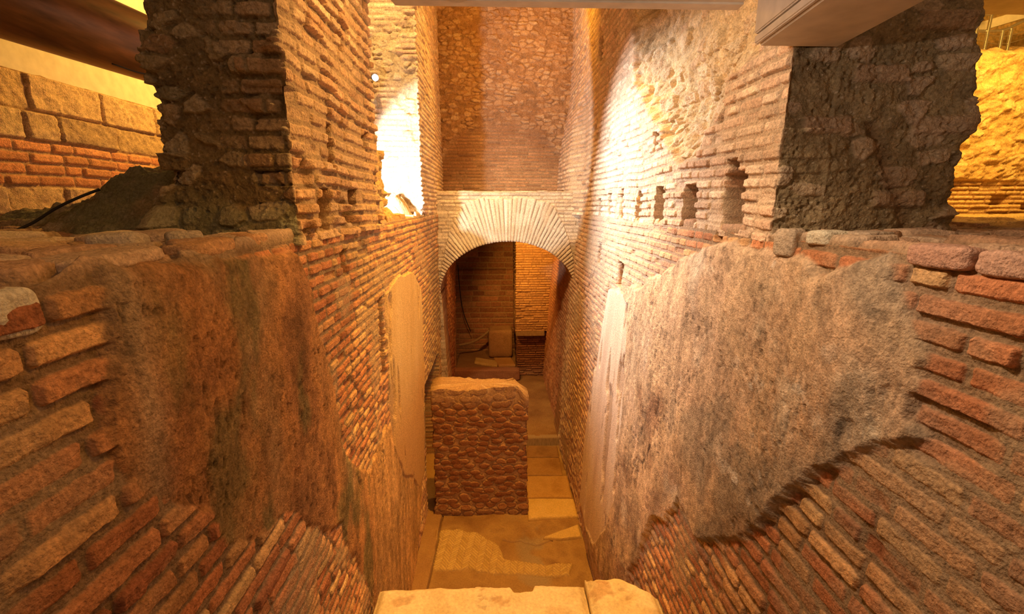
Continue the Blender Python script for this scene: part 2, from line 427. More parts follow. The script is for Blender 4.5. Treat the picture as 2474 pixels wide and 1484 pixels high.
    # ---- holes
    for (ya, yb, za, zb, dp) in holes:
        w = np.minimum(np.minimum(y - ya, yb - y), np.minimum(z - za, zb - z)) + .015 * fbm(y * 20, z * 20, 2, seed + 51)
        k = sm(-.002, .010, w)
        h = mix(h, -dp + .03 * fbm(y * 15, z * 15, 3, seed), k); col = cmix(col, (.34, .20, .11), .8 * k)
    # ---- ledge top: worn flat stones, rubble, earth
    tm = (t > 0).astype(f32)
    f1, f2, i = voro(y / .30 + .1 * fbm(y * 5, x * 5, 2, seed), t / .17, seed + 61, .9)
    e = f2 - f1 + .1 * fbm(y * 14, t * 14, 3, seed + 62)
    st = sm(.03, .16, e)
    ht = st * (.012 + .05 * i) + .02 * fbm(y * 8, t * 8, 4, seed + 63) + .006 * fbm(y * 50, t * 50, 2, seed + 65)
    ct = pal(np.mod(i * 5.3, 1), [(.40, .24, .15), (.52, .34, .22), (.46, .36, .27), (.60, .44, .30), (.42, .22, .12)])
    ct = mix(np.asarray((.30, .20, .12), f32) + 0 * ct, ct, st[..., None]) * (1 + .5 * fbm(y * 25, t * 25, 3, seed + 64))[..., None]
    k = sm(.0, .03, t)
    h = mix(h, ht, k); col = mix(col, ct, k[..., None])
    col = np.clip(col, .02, .9)
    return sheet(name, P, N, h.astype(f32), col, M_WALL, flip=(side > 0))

HOLES_L = [(6.10, 7.7, -.2, 2.05, .95), (3.84, 3.99, 3.05, 3.80, .07), (3.0, 3.10, 4.12, 4.30, .05)]
HOLES_R = [(4.96, 5.18, 3.67, 3.95, .12), (6.12, 6.26, 3.79, 4.05, .08), (2.86, 2.98, 4.36, 4.5, .05), (6.9, 7.0, 3.1, 3.3, .06), (6.5, 6.58, 2.5, 2.8, .06), (1.86, 1.97, 2.2, 2.34, .12)]
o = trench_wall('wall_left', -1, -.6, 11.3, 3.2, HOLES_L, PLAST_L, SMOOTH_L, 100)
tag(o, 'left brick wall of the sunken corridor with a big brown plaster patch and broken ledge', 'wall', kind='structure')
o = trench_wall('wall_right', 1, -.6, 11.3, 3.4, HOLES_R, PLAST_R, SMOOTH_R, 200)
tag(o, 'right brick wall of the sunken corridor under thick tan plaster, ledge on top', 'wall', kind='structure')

# ================================================================== UPPER MASONRY
def near_sp(x, y): return min(.0042 + .0011 * max(0, y - 2.4) * 2, .014) if y < 9 and abs(x) < 2.6 else .05
def zsamp(z0, z1, zc=5.9, fine=.0042): return steps(z0, z1, lambda z: fine if z < zc else .012)

def sidehole(h, col, y, z, on, ya, yb, za, zb, dp, seed):
    w = np.minimum(np.minimum(y - ya, yb - y), np.minimum(z - za, zb - z)) + .022 * fbm(y * 17, z * 17, 2, seed)
    k = sm(-.004, .012, w) * on
    return mix(h, -dp + .03 * fbm(y * 15, z * 15, 3, seed + 1), k), cmix(col, (.36, .23, .13), .8 * k)

def pier_left(x, y, s, z, N):
    side = sm(.3, .8, N[..., 0])
    hb, cb = brick_layer(y, z, .078, .20, 310, depth=.028, wob=.05, miss=.06, cols=[(.52, .30, .16), (.62, .40, .23), (.66, .46, .28), (.56, .32, .17)], jv=.012, rough=1.5)
    hb = hb + .05 * fbm(y * 2.2, z * 2.2, 3, 311) - .05 * sm(5.0, 4.7, z) * sm(.0, .15, fbm(y * 4, z * 4, 3, 312))
    smear = sm(.0, .16, fbm(y * 4, z * 4, 4, 313) + .12 * sm(5.15, 4.9, z))
    hb = mix(hb, .02 + .02 * fbm(y * 25, z * 25, 3, 314), smear * .6); cb = cmix(cb, (.50, .34, .19), smear * .5)
    hr, cr = rubble_layer(s, z, 320, .14, .09, cols=[(.34, .28, .18), (.44, .36, .25), (.34, .22, .13), (.28, .26, .19), (.54, .46, .34)], mort=(.22, .165, .09), dens=.45, amp=.045)
    # broken brick ends along the corner of the front face
    e, r, r2 = bricks(x, z, .085, .17, 330, .03)
    nearc = sm(-1.42, -1.15, x + .12 * fbm(x * 5, z * 5, 2, 331))
    k = sm(-.002, .008, e) * (r < .35 + .5 * nearc) * nearc * sm(4.62, 4.75, z)
    hr = hr + k * .020 * (.3 + r2); cr = mix(cr, pal(r2, [(.42, .31, .20), (.58, .46, .33), (.46, .30, .18)]), (k * .8)[..., None])
    gg = sm(4.75, 4.5, z) * sm(-.1, .1, fbm(x * 4, z * 6, 3, 333))
    cr = cmix(cr, (.22, .25, .17), .5 * gg)
    h = mix(hr, hb, side); col = mix(cr, cb, side[..., None])
    # ragged corners: courses step in and out
    row = np.floor(z / .078).astype(np.int64)
    rag = hsh(row, 0, 340) - .5
    cornr = np.exp(-((y - 2.4) / .08) ** 2) * (x > -1.2) + np.exp(-((x + 1.64) / .10) ** 2) * (y < 2.7)
    h = h + cornr * (rag * .075 + .05 * fbm(z * 3, z * 0, 3, 341)) * sm(4.5, 4.7, z)
    h = h + .12 * sm(4.75, 4.4, z) * (N[..., 0] < -.2)             # foot spreads to the left
    h = h + .04 * sm(4.62, 4.42, z) * (N[..., 1] < -.5)
    for k, a in enumerate(((2.86, 2.95, 4.80, 5.06, .16), (2.68, 2.83, 4.44, 4.68, .14), (3.20, 3.38, 4.43, 4.69, .18), (3.62, 3.72, 5.0, 5.12, .07), (3.2, 3.3, 5.55, 5.66, .06))):
        h, col = sidehole(h, col, y, z, side, *a, 350 + k)
    return h.astype(f32), np.clip(col, .02, .9)
o = tower('masonry_pier', [(-1.64, 2.40), (-1.01, 2.40), (-1.01, 4.02), (-1.64, 4.05)], near_sp, zsamp(LEDGE - .03, 7.5), pier_left, M_WALL)
tag(o, 'ragged rubble and brick pier standing on the left ledge near the viewer', 'pier')

def pier_far(x, y, s, z, N):
    u = np.where(np.abs(N[..., 1]) > .5, x, y)
    front = sm(.3, .8, -N[..., 1])
    h, col = brick_layer(u, z, .066, .22, 410, depth=.015, wob=.03, cols=BR_PALE, mort=(.55, .42, .28), miss=.06, jv=.009)
    er = sm(.0, .12, fbm(u * 2.0, z * 2.0, 4, 411) + .25 * sm(5.25, 4.7, z) * front - .03)
    hr, cr = rubble_layer(u, z, 420, .12, .08, cols=[(.62, .48, .32), (.72, .58, .40), (.55, .40, .27)], mort=(.60, .46, .29), dens=.6, amp=.04)
    er = er * front
    h = mix(h, hr - .03, er); col = mix(col, cr, er[..., None])
    rag = hsh(np.floor(z / .066).astype(np.int64), 2, 412) - .5
    h = h + np.exp(-((y - 6.5) / .06) ** 2) * (x > -1.2) * rag * .03
    low = sm(4.9, 4.5, z)
    h = h - .02 * low * sm(0, .1, fbm(u * 5, z * 5, 3, 415))
    return h.astype(f32), np.clip(col, .02, .9)
o = tower('masonry_pier', [(-2.0, 6.5), (-1.03, 6.5), (-1.03, 8.0), (-1.09, 9.7), (-2.0, 9.7)], lambda x, y: .010 if x > -1.9 and y < 9.6 else .08, steps(LEDGE - .03, 8.95, lambda z: .0085 if z < 7.8 else .03), pier_far, M_WALL)
tag(o, 'tall pale brick pier on the left past the gap, glaring white in the spotlight', 'pier')

ERODE = [(6.1, 9.7), (5.35, 6.7), (5.13, 6.02), (4.69, 5.50), (4.3, 5.25), (3.74, 4.92), (3.40, 4.96), (3.07, 5.27), (3.12, 5.37), (2.73, 5.40), (2.45, 5.6), (2.4, 9.7)]
def wall_up(x, y, s, z, N):
    side = sm(.3, .8, -N[..., 0]) * (x < 2)
    hb, cb = brick_layer(y, z, .072, .19, 510, depth=.017, wob=.05, miss=.06, cols=BR_PALE, mort=(.50, .38, .26), jv=.010, rough=1.2)
    hb = hb + .04 * fbm(y * 1.6, z * 1.6, 3, 511)
    smear = sm(.0, .18, fbm(y * 4, z * 4, 4, 513)); hb = mix(hb, .014 + .02 * fbm(y * 22, z * 22, 3, 514), smear * .5); cb = cmix(cb, (.62, .46, .30), smear * .45)
    sd = poly_sd(y, z, ERODE) + .28 * fbm(y * 2.6, z * 2.6, 4, 515) + .05 * fbm(y * 14, z * 14, 2, 516)
    k = sm(-.01, .06, sd)
    hc, cc = rubble_layer(y, z, 520, .17, .12, cols=[(.62, .48, .30), (.74, .60, .40), (.60, .42, .26), (.70, .52, .33)], mort=(.62, .46, .26), dens=.62, amp=.07)
    hc = hc - .05 - .16 * sm(0, .35, sd) + .14 * fbm(y * 3, z * 3, 4, 517) + .04 * fbm(y * 12, z * 12, 3, 518)
    hb = mix(hb, hc, k); cb = mix(cb, cc, k[..., None])
    # front (near) face: dark concrete core
    hr, cr = rubble_layer(x, z, 530, .17, .10, cols=[(.40, .32, .22), (.46, .36, .27), (.50, .40, .28), (.34, .25, .16)], mort=(.28, .22, .13), dens=.40, amp=.03)
    e, r, r2 = bricks(x, z, .12, .30, 531, .03)
    kk = sm(-.002, .02, e) * (r < .25)
    hr = hr + .018 * kk; cr = mix(cr, pal(r2, [(.44, .30, .21), (.50, .38, .28)]), (.6 * kk)[..., None])
    st = np.exp(-((x - (1.95 - .55 * (z - 4.9))) / .035) ** 2) * (z > 4.45) * (z < 5.0)
    hr = hr - .02 * st; cr = cmix(cr, (.20, .11, .05), .6 * st)
    h = mix(hr, hb, side); col = mix(cr, cb, side[..., None])
    row = np.floor(z / .072).astype(np.int64); rag = hsh(row, 0, 540) - .5
    cn = np.exp(-((y - 2.4) / .08) ** 2) * (x < 1.7)
    h = h + cn * rag * .045
    cn2 = np.exp(-((x - 2.37) / .12) ** 2) * (y < 2.8)
    h = h + cn2 * (.12 * fbm(z * 5, z * 0 + 4, 4, 541)) + .05 * cn2 * sm(4.60, 4.52, z)
    # vault springing bulges in at the far end
    h = h + side * sm(7.7, 8.2, y) * .20 * sm(6.9, 5.2, z)
    hol = [(2.70, 2.94, 4.43, 4.78, .20), (3.34, 3.57, 4.41, 4.73, .22), (3.97, 4.20, 4.39, 4.74, .22), (4.62, 4.78, 4.40, 4.72, .22), (5.28, 5.44, 4.39, 4.76, .2), (5.85, 6.0, 4.45, 4.72, .15),
           (6.4, 6.56, 4.38, 4.66, .12), (3.03, 3.10, 5.10, 5.22, .09), (4.26, 4.36, 5.06, 5.22, .12), (2.78, 2.9, 4.7, 4.86, .16), (7.0, 7.15, 5.0, 5.1, .08), (6.7, 6.95, 6.5, 6.8, .10)]
    for k, a in enumerate(hol): h, col = sidehole(h, col, y, z, side, *a, 550 + k)
    return h.astype(f32), np.clip(col, .02, .9)
o = tower('ruined_wall', [(1.45, 9.7), (1.45, 2.40), (2.37, 2.40), (2.37, 9.7)], lambda x, y: (.0046 if y < 3 else min(.0046 + (y - 3) * .0022, .014)) if x < 2 or y < 2.41 else .06, zsamp(LEDGE - .03, 8.9, 5.8, .0046), wall_up, M_WALL)
tag(o, 'long ruined brick wall on the right ledge with square beam holes and rubble core', 'wall')

# ================================================================== ARCH
def arch():
    cx, zs, a, b = .19, 3.02, 1.21, .93
    inner = []
    zj = np.linspace(0, zs, 120)
    for z in zj: inner.append((-.84 - .16 * (z / zs) ** .8 + .0, z))
    for th in np.linspace(math.pi, 0, 360)[1:-1]:
        inner.append((cx + a * math.cos(th), zs + b * math.sin(th) ** 1.0))
    for z in zj[::-1]: inner.append((1.12 + .28 * (z / zs) ** .8, z))
    inner = np.array(inner); n = len(inner)
    outer = np.zeros_like(inner)
    XL, XR, ZT = -1.10, 1.60, 4.79
    for i, (x, z) in enumerate(inner):
        if i < 120: outer[i] = (XL, z)
        elif i >= n - 120: outer[i] = (XR, z)
        else:
            d = np.array([(x - cx) / a, (z - zs) / b * 1.25]); d = np.array([x - cx, (z - zs) * 1.15]); d /= np.linalg.norm(d)
            t = 9.
            if d[0] < 0: t = min(t, (XL - x) / d[0])
            if d[0] > 0: t = min(t, (XR - x) / d[0])
            if d[1] > 0: t = min(t, (ZT - z) / d[1])
            outer[i] = (x + d[0] * t, z + d[1] * t)
    rows_s = 40; rows_f = 150; rows_t = 16
    P = np.zeros((rows_s + rows_f + rows_t, n, 3), f32); N = np.zeros_like(P)
    g = np.gradient(inner, axis=0); nn = np.stack([g[:, 1], -g[:, 0]], 1); nn /= np.linalg.norm(nn, axis=1)[:, None]  # points into the opening
    for r in range(rows_s):
        P[r, :, 0] = inner[:, 0]; P[r, :, 2] = inner[:, 1]; P[r, :, 1] = 8.6 - .6 * (r / rows_s)
        N[r, :, 0] = nn[:, 0]; N[r, :, 2] = nn[:, 1]
    for r in range(rows_f):
        t = r / (rows_f - 1); p = inner + (outer - inner) * t
        P[rows_s + r, :, 0] = p[:, 0]; P[rows_s + r, :, 2] = p[:, 1]; P[rows_s + r, :, 1] = 8.0; N[rows_s + r, :, 1] = -1
        if r < 2: N[rows_s + r, :, 0] = nn[:, 0]; N[rows_s + r, :, 2] = nn[:, 1]
    for r in range(rows_t):
        P[rows_s + rows_f + r, :, 0] = outer[:, 0]; P[rows_s + rows_f + r, :, 2] = outer[:, 1]; P[rows_s + rows_f + r, :, 1] = 8.0 + .7 * (r + 1) / rows_t; N[rows_s + rows_f + r, :, 2] = 1
    N /= np.linalg.norm(N, axis=2)[..., None]
    x, y, z = P[..., 0], P[..., 1], P[..., 2]
    # voussoirs
    ccx, ccz = .19, 2.75
    ang = np.arctan2(x - ccx, np.maximum(z - ccz, .001)); R = np.hypot(x - ccx, z - ccz)
    w = .042
    ai = ang / w + .15 * fbm(ang * 20, R * 4, 2, 601)
    fa = np.abs(ai - np.round(ai)); ea = (.5 - fa) * w * R; ida = hsh(np.floor(ai + .5 + .5).astype(np.int64), 0, 602)
    ea = np.abs((ai - np.floor(ai)) - 0) * w * R; ea = np.minimum(ai - np.floor(ai), 1 - (ai - np.floor(ai))) * w * R; ida = hsh(np.floor(ai).astype(np.int64), 0, 602)
    ev = sm(.002, .010, ea + .003 * fbm(x * 40, z * 40, 2, 603))
    hv = ev * (.018 + .014 * ida) + .006 * fbm(x * 25, z * 25, 3, 604)
    cv = pal(ida, [(.62, .50, .36), (.72, .60, .45), (.66, .50, .34), (.76, .66, .52)])
    cv = mix(np.asarray((.26, .17, .10), f32) + 0 * cv, cv, ev[..., None])
    hb, cb = brick_layer(x, z, .062, .25, 610, depth=.008, wob=.015, cols=[(.66, .52, .37), (.70, .56, .40), (.62, .46, .31)], mort=(.42, .31, .20), miss=.0, jv=.007)
    ext = (np.abs(x - .2) / 1.27) ** 5 + (z - 2.9) / 1.77          # flat-topped extrados
    isv = sm(1.01, .995, ext + .03 * fbm(ang * 14, R * 0, 1, 611)) * (z > 3.0)
    h = mix(hb, hv, isv); col = mix(cb, cv, isv[..., None])
    stain = sm(.05, .25, fbm(x * 2, z * 2, 4, 612)); col = cmix(col, (.52, .36, .22), .4 * stain)
    wash = sm(.08, .25, fbm(x * 3 + 4, z * 3, 4, 613)); h = mix(h, .014 + 0 * h, wash * .5); col = cmix(col, (.74, .64, .50), .35 * wash)
    rim = np.exp(-((z - 4.77) / .012) ** 2); h = h + .012 * rim
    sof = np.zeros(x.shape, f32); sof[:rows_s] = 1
    col = mix(col, col * np.array([.75, .55, .42], f32), sof[..., None])  # shade on the soffit painted into its colour
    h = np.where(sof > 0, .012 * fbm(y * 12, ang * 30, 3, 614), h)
    h[rows_s - 1:rows_s + 2] *= .6
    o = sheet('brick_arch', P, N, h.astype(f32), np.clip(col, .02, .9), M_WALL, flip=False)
    return o
tag(arch(), 'horseshoe arch of pale radial bricks closing the end of the corridor', 'arch')

# ================================================================== BACK WALL ABOVE THE ARCH
xs = steps(-1.6, 2.3, lambda x: .011); zz = steps(4.3, 8.95, lambda z: .0095 if z < 8.3 else .03)
P = np.zeros((len(zz), len(xs), 3), f32); P[..., 0] = xs; P[..., 1] = 9.5; P[..., 2] = zz[:, None]; N = np.zeros_like(P); N[..., 1] = -1
x, z = P[..., 0], P[..., 2]
hb, cb = brick_layer(x, z, .062, .28, 700, depth=.012, wob=.03, cols=[(.40, .22, .12), (.48, .28, .15), (.44, .24, .12)], mort=(.38, .25, .14), miss=.06)
hr, cr = rubble_layer(x, z, 710, .15, .075, cols=[(.52, .32, .17), (.62, .42, .24), (.48, .28, .14), (.66, .48, .29)], mort=(.38, .22, .11), dens=.7, amp=.05)
arc = 5.30 + .82 * (1 - np.abs((x - .1) / 1.3) ** 2.2)
k = sm(-.10, .12, z - arc + .25 * fbm(x * 3, z * 3, 3, 711))
h = mix(hb, hr + .05 + .10 * sm(0, 1.8, z - arc) + .06 * fbm(x * 2, z * 2, 3, 712), k); col = mix(cb, cr, k[..., None])
dk = sm(.0, .2, fbm(x * 1.3, z * 1.3, 4, 713)); col = cmix(col, (.30, .15, .07), .4 * dk)
o = sheet('wall_back', P, N, h.astype(f32), col, M_WALL); tag(o, 'rough stone and brick back wall high above the arch', 'wall', kind='structure')

# ================================================================== FLOOR
xs = steps(-1.9, 1.6, lambda x: .008); ys = steps(1.2, 8.1, lambda y: .05 if y < 3.3 else .009)
P = np.zeros((len(ys), len(xs), 3), f32); P[..., 0] = xs; P[..., 1] = ys[:, None]; N = np.zeros_like(P); N[..., 2] = 1
x, y = P[..., 0], P[..., 1]
h = .03 * fbm(x * 2, y * 2, 4, 800) + .006 * fbm(x * 20, y * 20, 3, 801)
col = pal(fbm(x * 3, y * 3, 5, 802) * 1.4 + .5, [(.18, .09, .03), (.30, .17, .06), (.40, .25, .09), (.24, .13, .05)])
HB = [(-.88, 5.66), (-.60, 5.70), (-.30, 5.62), (-.02, 5.33), (.05, 5.12), (.30, 5.08), (.6, 5.03), (.93, 5.0), (.90, 4.80), (.3, 4.84), (-.1, 4.86), (-.4, 4.96), (-.88, 4.95)]
sd = poly_sd(x, y, HB) + .10 * fbm(x * 5, y * 5, 3, 803)
def herring(x, y, w=.032, n=4):
    c, s_ = math.cos(math.radians(38)), math.sin(math.radians(38))
    U_ = (x * c + y * s_) / w; V_ = (-x * s_ + y * c) / w
    i = np.floor(U_).astype(np.int64); j = np.floor(V_).astype(np.int64)
    m = np.mod(i - j, 2 * n)
    hor = m < n
    lu = np.where(hor, m + (U_ - i), U_ - i); lv = np.where(hor, V_ - j, np.mod(2 * n - 1 - m, n) + (V_ - j))
    Lu = np.where(hor, n, 1); Lv = np.where(hor, 1, n)
    e = np.minimum(np.minimum(lu, Lu - lu), np.minimum(lv, Lv - lv)) * w
    idd = hsh(np.where(hor, i - m, i), np.where(hor, j, j - np.mod(2 * n - 1 - m, n)), 805)
    return e, idd
e, idd = herring(x, y)
bk = sm(.001, .006, e)
k = sm(-.01, .02, sd)
h = h + k * (.010 + bk * (.012 + .006 * idd)); ch = pal(idd, [(.46, .31, .09), (.62, .44, .15), (.52, .35, .11)])
col = mix(col, mix(np.asarray((.36, .22, .11), f32) + 0 * ch, ch, bk[..., None]), k[..., None])
gr = sm(.02, .2, fbm(x * 2.5 + 5, y * 2.5, 4, 806)) * sm(0, .4, x) * (1 - k); col = cmix(col, (.34, .27, .16), .7 * gr)
ledge = sm(.02, -.02, x + .86 + .02 * fbm(y * 4, x, 2, 808)); h = h + .03 * ledge; col = cmix(col, (.36, .20, .08), .6 * ledge)
crk = np.exp(-((x + .86 + .05 * fbm(y * 2.5, y * 0, 3, 809)) / .010) ** 2); h = h - .03 * crk; col = cmix(col, (.12, .06, .03), .8 * crk)
c2 = np.exp(-((y - (5.44 + .16 * fbm(x * 4, x * 0, 3, 810))) / .012) ** 2) * (x > .05) * (x < .75); h = h - .02 * c2; col = cmix(col, (.2, .1, .05), .6 * c2)
o = sheet('floor', P, N, h.astype(f32), col, M_DAMP); tag(o, 'corridor floor of worn mortar with a patch of herringbone brick', 'floor', kind='structure')

# floor slabs leading to the arch
SL = [((.44, 5.86), (1.17, 5.88), (1.18, 6.30), (.44, 6.33), .035, 'pale yellow paving slab beside the foot of the low stone wall, nearest the viewer', [(.62, .42, .12), (.70, .50, .18), (.56, .36, .10)]),
      ((.45, 6.36), (1.17, 6.34), (1.17, 6.93), (.47, 6.95), .028, 'second paving slab on the path to the arch, behind the pale yellow one', [(.44, .25, .07), (.52, .31, .10), (.40, .22, .06)]),
      ((.47, 6.98), (1.10, 6.96), (1.12, 7.50), (.50, 7.53), .022, 'brown paving slab third along the path to the arch', [(.30, .16, .05), (.38, .21, .07), (.26, .13, .04)]),
      ((.50, 7.56), (1.12, 7.53), (1.13, 7.93), (.56, 7.96), .016, 'dark brown paving slab against the step under the arch', [(.24, .12, .045), (.30, .16, .06), (.20, .10, .035)]),
      ((.62, 5.47), (.86, 5.42), (1.15, 5.47), (1.15, 5.72), .030, 'broken yellow slab lying across the floor crack by the right wall', [(.56, .38, .12), (.66, .47, .17), (.50, .33, .10)])]
def slab(name, quad, z0, th, cols, label, seed, mat=M_FINE, group=None, n=34, cat='slab'):
    (a, b, c, d) = [np.array(q, float) for q in quad]; cen = (a + b + c + d) / 4
    uu = np.linspace(0, 1, n); U2, V2 = np.meshgrid(uu, uu)
    T = (1 - V2)[..., None] * ((1 - U2)[..., None] * a + U2[..., None] * b) + V2[..., None] * ((1 - U2)[..., None] * d + U2[..., None] * c)
    ed = np.minimum(np.minimum(U2, 1 - U2), np.minimum(V2, 1 - V2))
    T = T + (.02 * (1 - sm(0, .15, ed)))[..., None] * np.stack([fbm(T[..., 0] * 8, T[..., 1] * 8, 2, seed), fbm(T[..., 0] * 8, T[..., 1] * 8, 2, seed + 1)], -1)
    z = th - th * .35 * (1 - sm(0, .05, ed)) + .006 * fbm(T[..., 0] * 6, T[..., 1] * 6, 3, seed + 2)
    top = np.concatenate([T - cen, z[..., None]], -1)
    t = fbm(T[..., 0] * 4, T[..., 1] * 4, 4, seed + 3) * 1.4 + .5
    col = pal(t, cols)
    # add skirt rings
    V = top.reshape(-1, 3); idx = np.arange(n * n).reshape(n, n)
    F = np.stack([idx[:-1, :-1], idx[:-1, 1:], idx[1:, 1:], idx[1:, :-1]], -1).reshape(-1, 4)
    ring = np.concatenate([idx[0, :-1], idx[:-1, -1], idx[-1, :0:-1], idx[:0:-1, 0]])
    low = V[ring].copy(); low[:, 2] = -.01
    k0 = len(V); V = np.concatenate([V, low]); m = len(ring); r2 = k0 + np.arange(m)
    F2 = np.stack([ring, r2, np.roll(r2, -1), np.roll(ring, -1)], -1)
    cc = np.concatenate([col.reshape(-1, 3), col.reshape(-1, 3)[ring]])
    o = raw(name, V, np.concatenate([F, F2]), mat, cc, None); o.location = (cen[0], cen[1], z0)
    tag(o, label, cat, group)
    return o
for i, (a, b, c, d, th, lab, cols) in enumerate(SL): slab('paving_slab', (a, b, c, d), .008, th + .012, cols, lab, 820 + i, group='paving slabs on the path to the arch')

# ================================================================== LOW STONE WALL
def low_wall(x, y, s, z, N):
    row = np.floor(z / .095).astype(np.int64)
    u = s + .12 * (hsh(row, 0, 900) - .5) + .01 * fbm(s * 9, z * 9, 2, 901)
    f1, f2, i = voro(u / .17, (z + .03 * fbm(s * 5, z * 5, 2, 902)) / .095, 903, .55)
    e = f2 - f1 + .10 * fbm(s * 18, z * 18, 3, 904)
    e = .52 - f1 + .10 * fbm(s * 16, z * 16, 3, 904)
    st = sm(.02, .14, e)
    h = .018 * st * (1 - .5 * f1) + .012 * fbm(s * 14, z * 14, 3, 905) + .02 * fbm(s * 2, z * 2, 2, 906)
    rim = np.exp(-((e - .02) / .04) ** 2); h = h - .012 * rim
    col = mix(np.asarray((.50, .31, .15), f32) * (1 + .5 * fbm(s * 20, z * 20, 3, 907))[..., None], pal(i, [(.24, .095, .04), (.34, .15, .07), (.28, .12, .055), (.40, .20, .10)]), st[..., None])
    pl = sm(1.70, 1.86, z + .12 * fbm(s * 4, z * 4, 3, 908)); col = cmix(col, (.48, .33, .20), .7 * pl); h = mix(h, .018 + .02 * fbm(s * 10, z * 10, 3, 909), pl * .7)
    wht = sm(.1, .22, fbm(s * 9, z * 9, 3, 910)) * sm(1.85, 2.0, z); col = cmix(col, (.66, .52, .36), .6 * wht)
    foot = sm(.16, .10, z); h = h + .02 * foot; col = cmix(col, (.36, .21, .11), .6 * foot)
    edge = np.exp(-((x + .93) / .06) ** 2) + np.exp(-((x - .41) / .05) ** 2)
    h = h + edge * .035 * (hsh(row, 3, 911) - .5)
    return h.astype(f32), np.clip(col, .02, .9)
zsl = steps(-.01, 1.97, lambda z: .0075)
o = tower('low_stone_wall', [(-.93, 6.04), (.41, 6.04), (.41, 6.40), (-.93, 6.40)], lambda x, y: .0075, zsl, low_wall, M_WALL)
# ragged top: push the upper rows about along their height
me = o.data; nV = len(me.vertices); cz = np.zeros(nV * 3, f32); me.vertices.foreach_get('co', cz); cz = cz.reshape(-1, 3)
top = sm(1.68, 1.97, cz[:, 2]); 
cz[:, 2] += top * (.10 * (fbm(cz[:, 0] * 3.5, cz[:, 1] * 3, 2, 920) + .25) + .05 * fbm(cz[:, 0] * 14, cz[:, 1] * 14, 2, 921) - .16 * sm(.24, .43, cz[:, 0]) + .05)
me.vertices.foreach_set('co', cz.ravel()); me.update()
tag(o, 'low free-standing wall of dark oval stones in mortar on the corridor floor', 'wall')

# ================================================================== FOREGROUND STONE BLOCKS on a cross wall
TRAV = [(.58, .46, .26), (.74, .62, .38), (.80, .70, .46), (.68, .54, .32), (.82, .74, .54)]
def cross(x, y, s, z, N):
    u = np.where(np.abs(N[..., 1]) > .5, x, y); return brick_layer(u, z, .076, .26, 930)
o = tower('cross_wall', [(-.99, 2.30), (1.28, 2.30), (1.28, 3.08), (-.99, 3.08)], lambda x, y: .02, steps(-.02, 1.30, lambda z: .02), cross, M_WALL)
tag(o, 'brick cross wall under the travertine blocks at the bottom of the picture', 'wall')
def trav(name, xa, xb, ya, yb, zt, zb, label, seed, notch):
    nx, ny = int((xb - xa) / .010), int((yb - ya) / .010)
    U2, V2 = np.meshgrid(np.linspace(0, 1, nx), np.linspace(0, 1, ny))
    X = xa + (xb - xa) * U2; Y = ya + (yb - ya) * V2
    far = V2 ** 6
    Y = Y + far * (notch(X) + .03 * fbm(X * 8, Y * 0, 3, seed))
    ed = np.minimum(np.minimum(U2 * (xb - xa), (1 - U2) * (xb - xa)), np.minimum(V2, 1 - V2) * (yb - ya))
    pit = pits(X, Y, seed + 5, .05, .035, -.02)
    Z = zt - .05 * (1 - sm(0, .09, ed)) ** 2 + .035 * fbm(X * 3, Y * 3, 4, seed + 1) + .010 * fbm(X * 22, Y * 22, 3, seed + 2) - .014 * pit
    V = np.stack([X - (xa + xb) / 2, Y - (ya + yb) / 2, Z - zb], -1)
    col = pal(fbm(X * 4, Y * 4, 5, seed + 3) * 1.4 + .55, TRAV); col = cmix(col, (.42, .26, .14), .6 * pit)
    vs = sm(.17, .24, fbm(X * 5, Y * 5, 4, seed + 4)); col = cmix(col, (.50, .30, .16), .6 * vs)
    nn = V.reshape(-1, 3); idx = np.arange(nx * ny).reshape(ny, nx)
    F = np.stack([idx[:-1, :-1], idx[:-1, 1:], idx[1:, 1:], idx[1:, :-1]], -1).reshape(-1, 4)
    ring = np.concatenate([idx[0, :-1], idx[:-1, -1], idx[-1, :0:-1], idx[:0:-1, 0]]); m = len(ring)
    Vs = [nn]; Fs = [F]; prev = ring; cc = [col.reshape(-1, 3)]; base = len(nn)
    for k in range(1, 9):
        low = nn[ring].copy(); top_z = low[:, 2].copy(); low[:, 2] = top_z * (1 - k / 8)
        low[:, :2] *= 1 + .004 * math.sin(k)
        r2 = base + np.arange(m); base += m; Vs.append(low); cc.append(col.reshape(-1, 3)[ring])
        Fs.append(np.stack([prev, r2, np.roll(r2, -1), np.roll(prev, -1)], -1)); prev = r2
    o = raw(name, np.concatenate(Vs), np.concatenate(Fs), M_FINE, np.concatenate(cc)); o.location = ((xa + xb) / 2, (ya + yb) / 2, zb)
    return tag(o, label, 'block', 'travertine blocks across the corridor')
trav('travertine_block', -.985, .70, 2.30, 3.17, 1.53, 1.31, 'wide pitted travertine block across the bottom centre, notched back edge', 940,
     lambda X: -.07 * sm(.08, .12, X) * sm(.30, .26, X) - .02 * sm(.3, .6, X))
trav('travertine_block', .71, 1.25, 2.30, 3.13, 1.58, 1.31, 'rounded travertine block at the bottom right end against the plastered wall', 950,
     lambda X: .04 - .22 * sm(.98, 1.25, X))

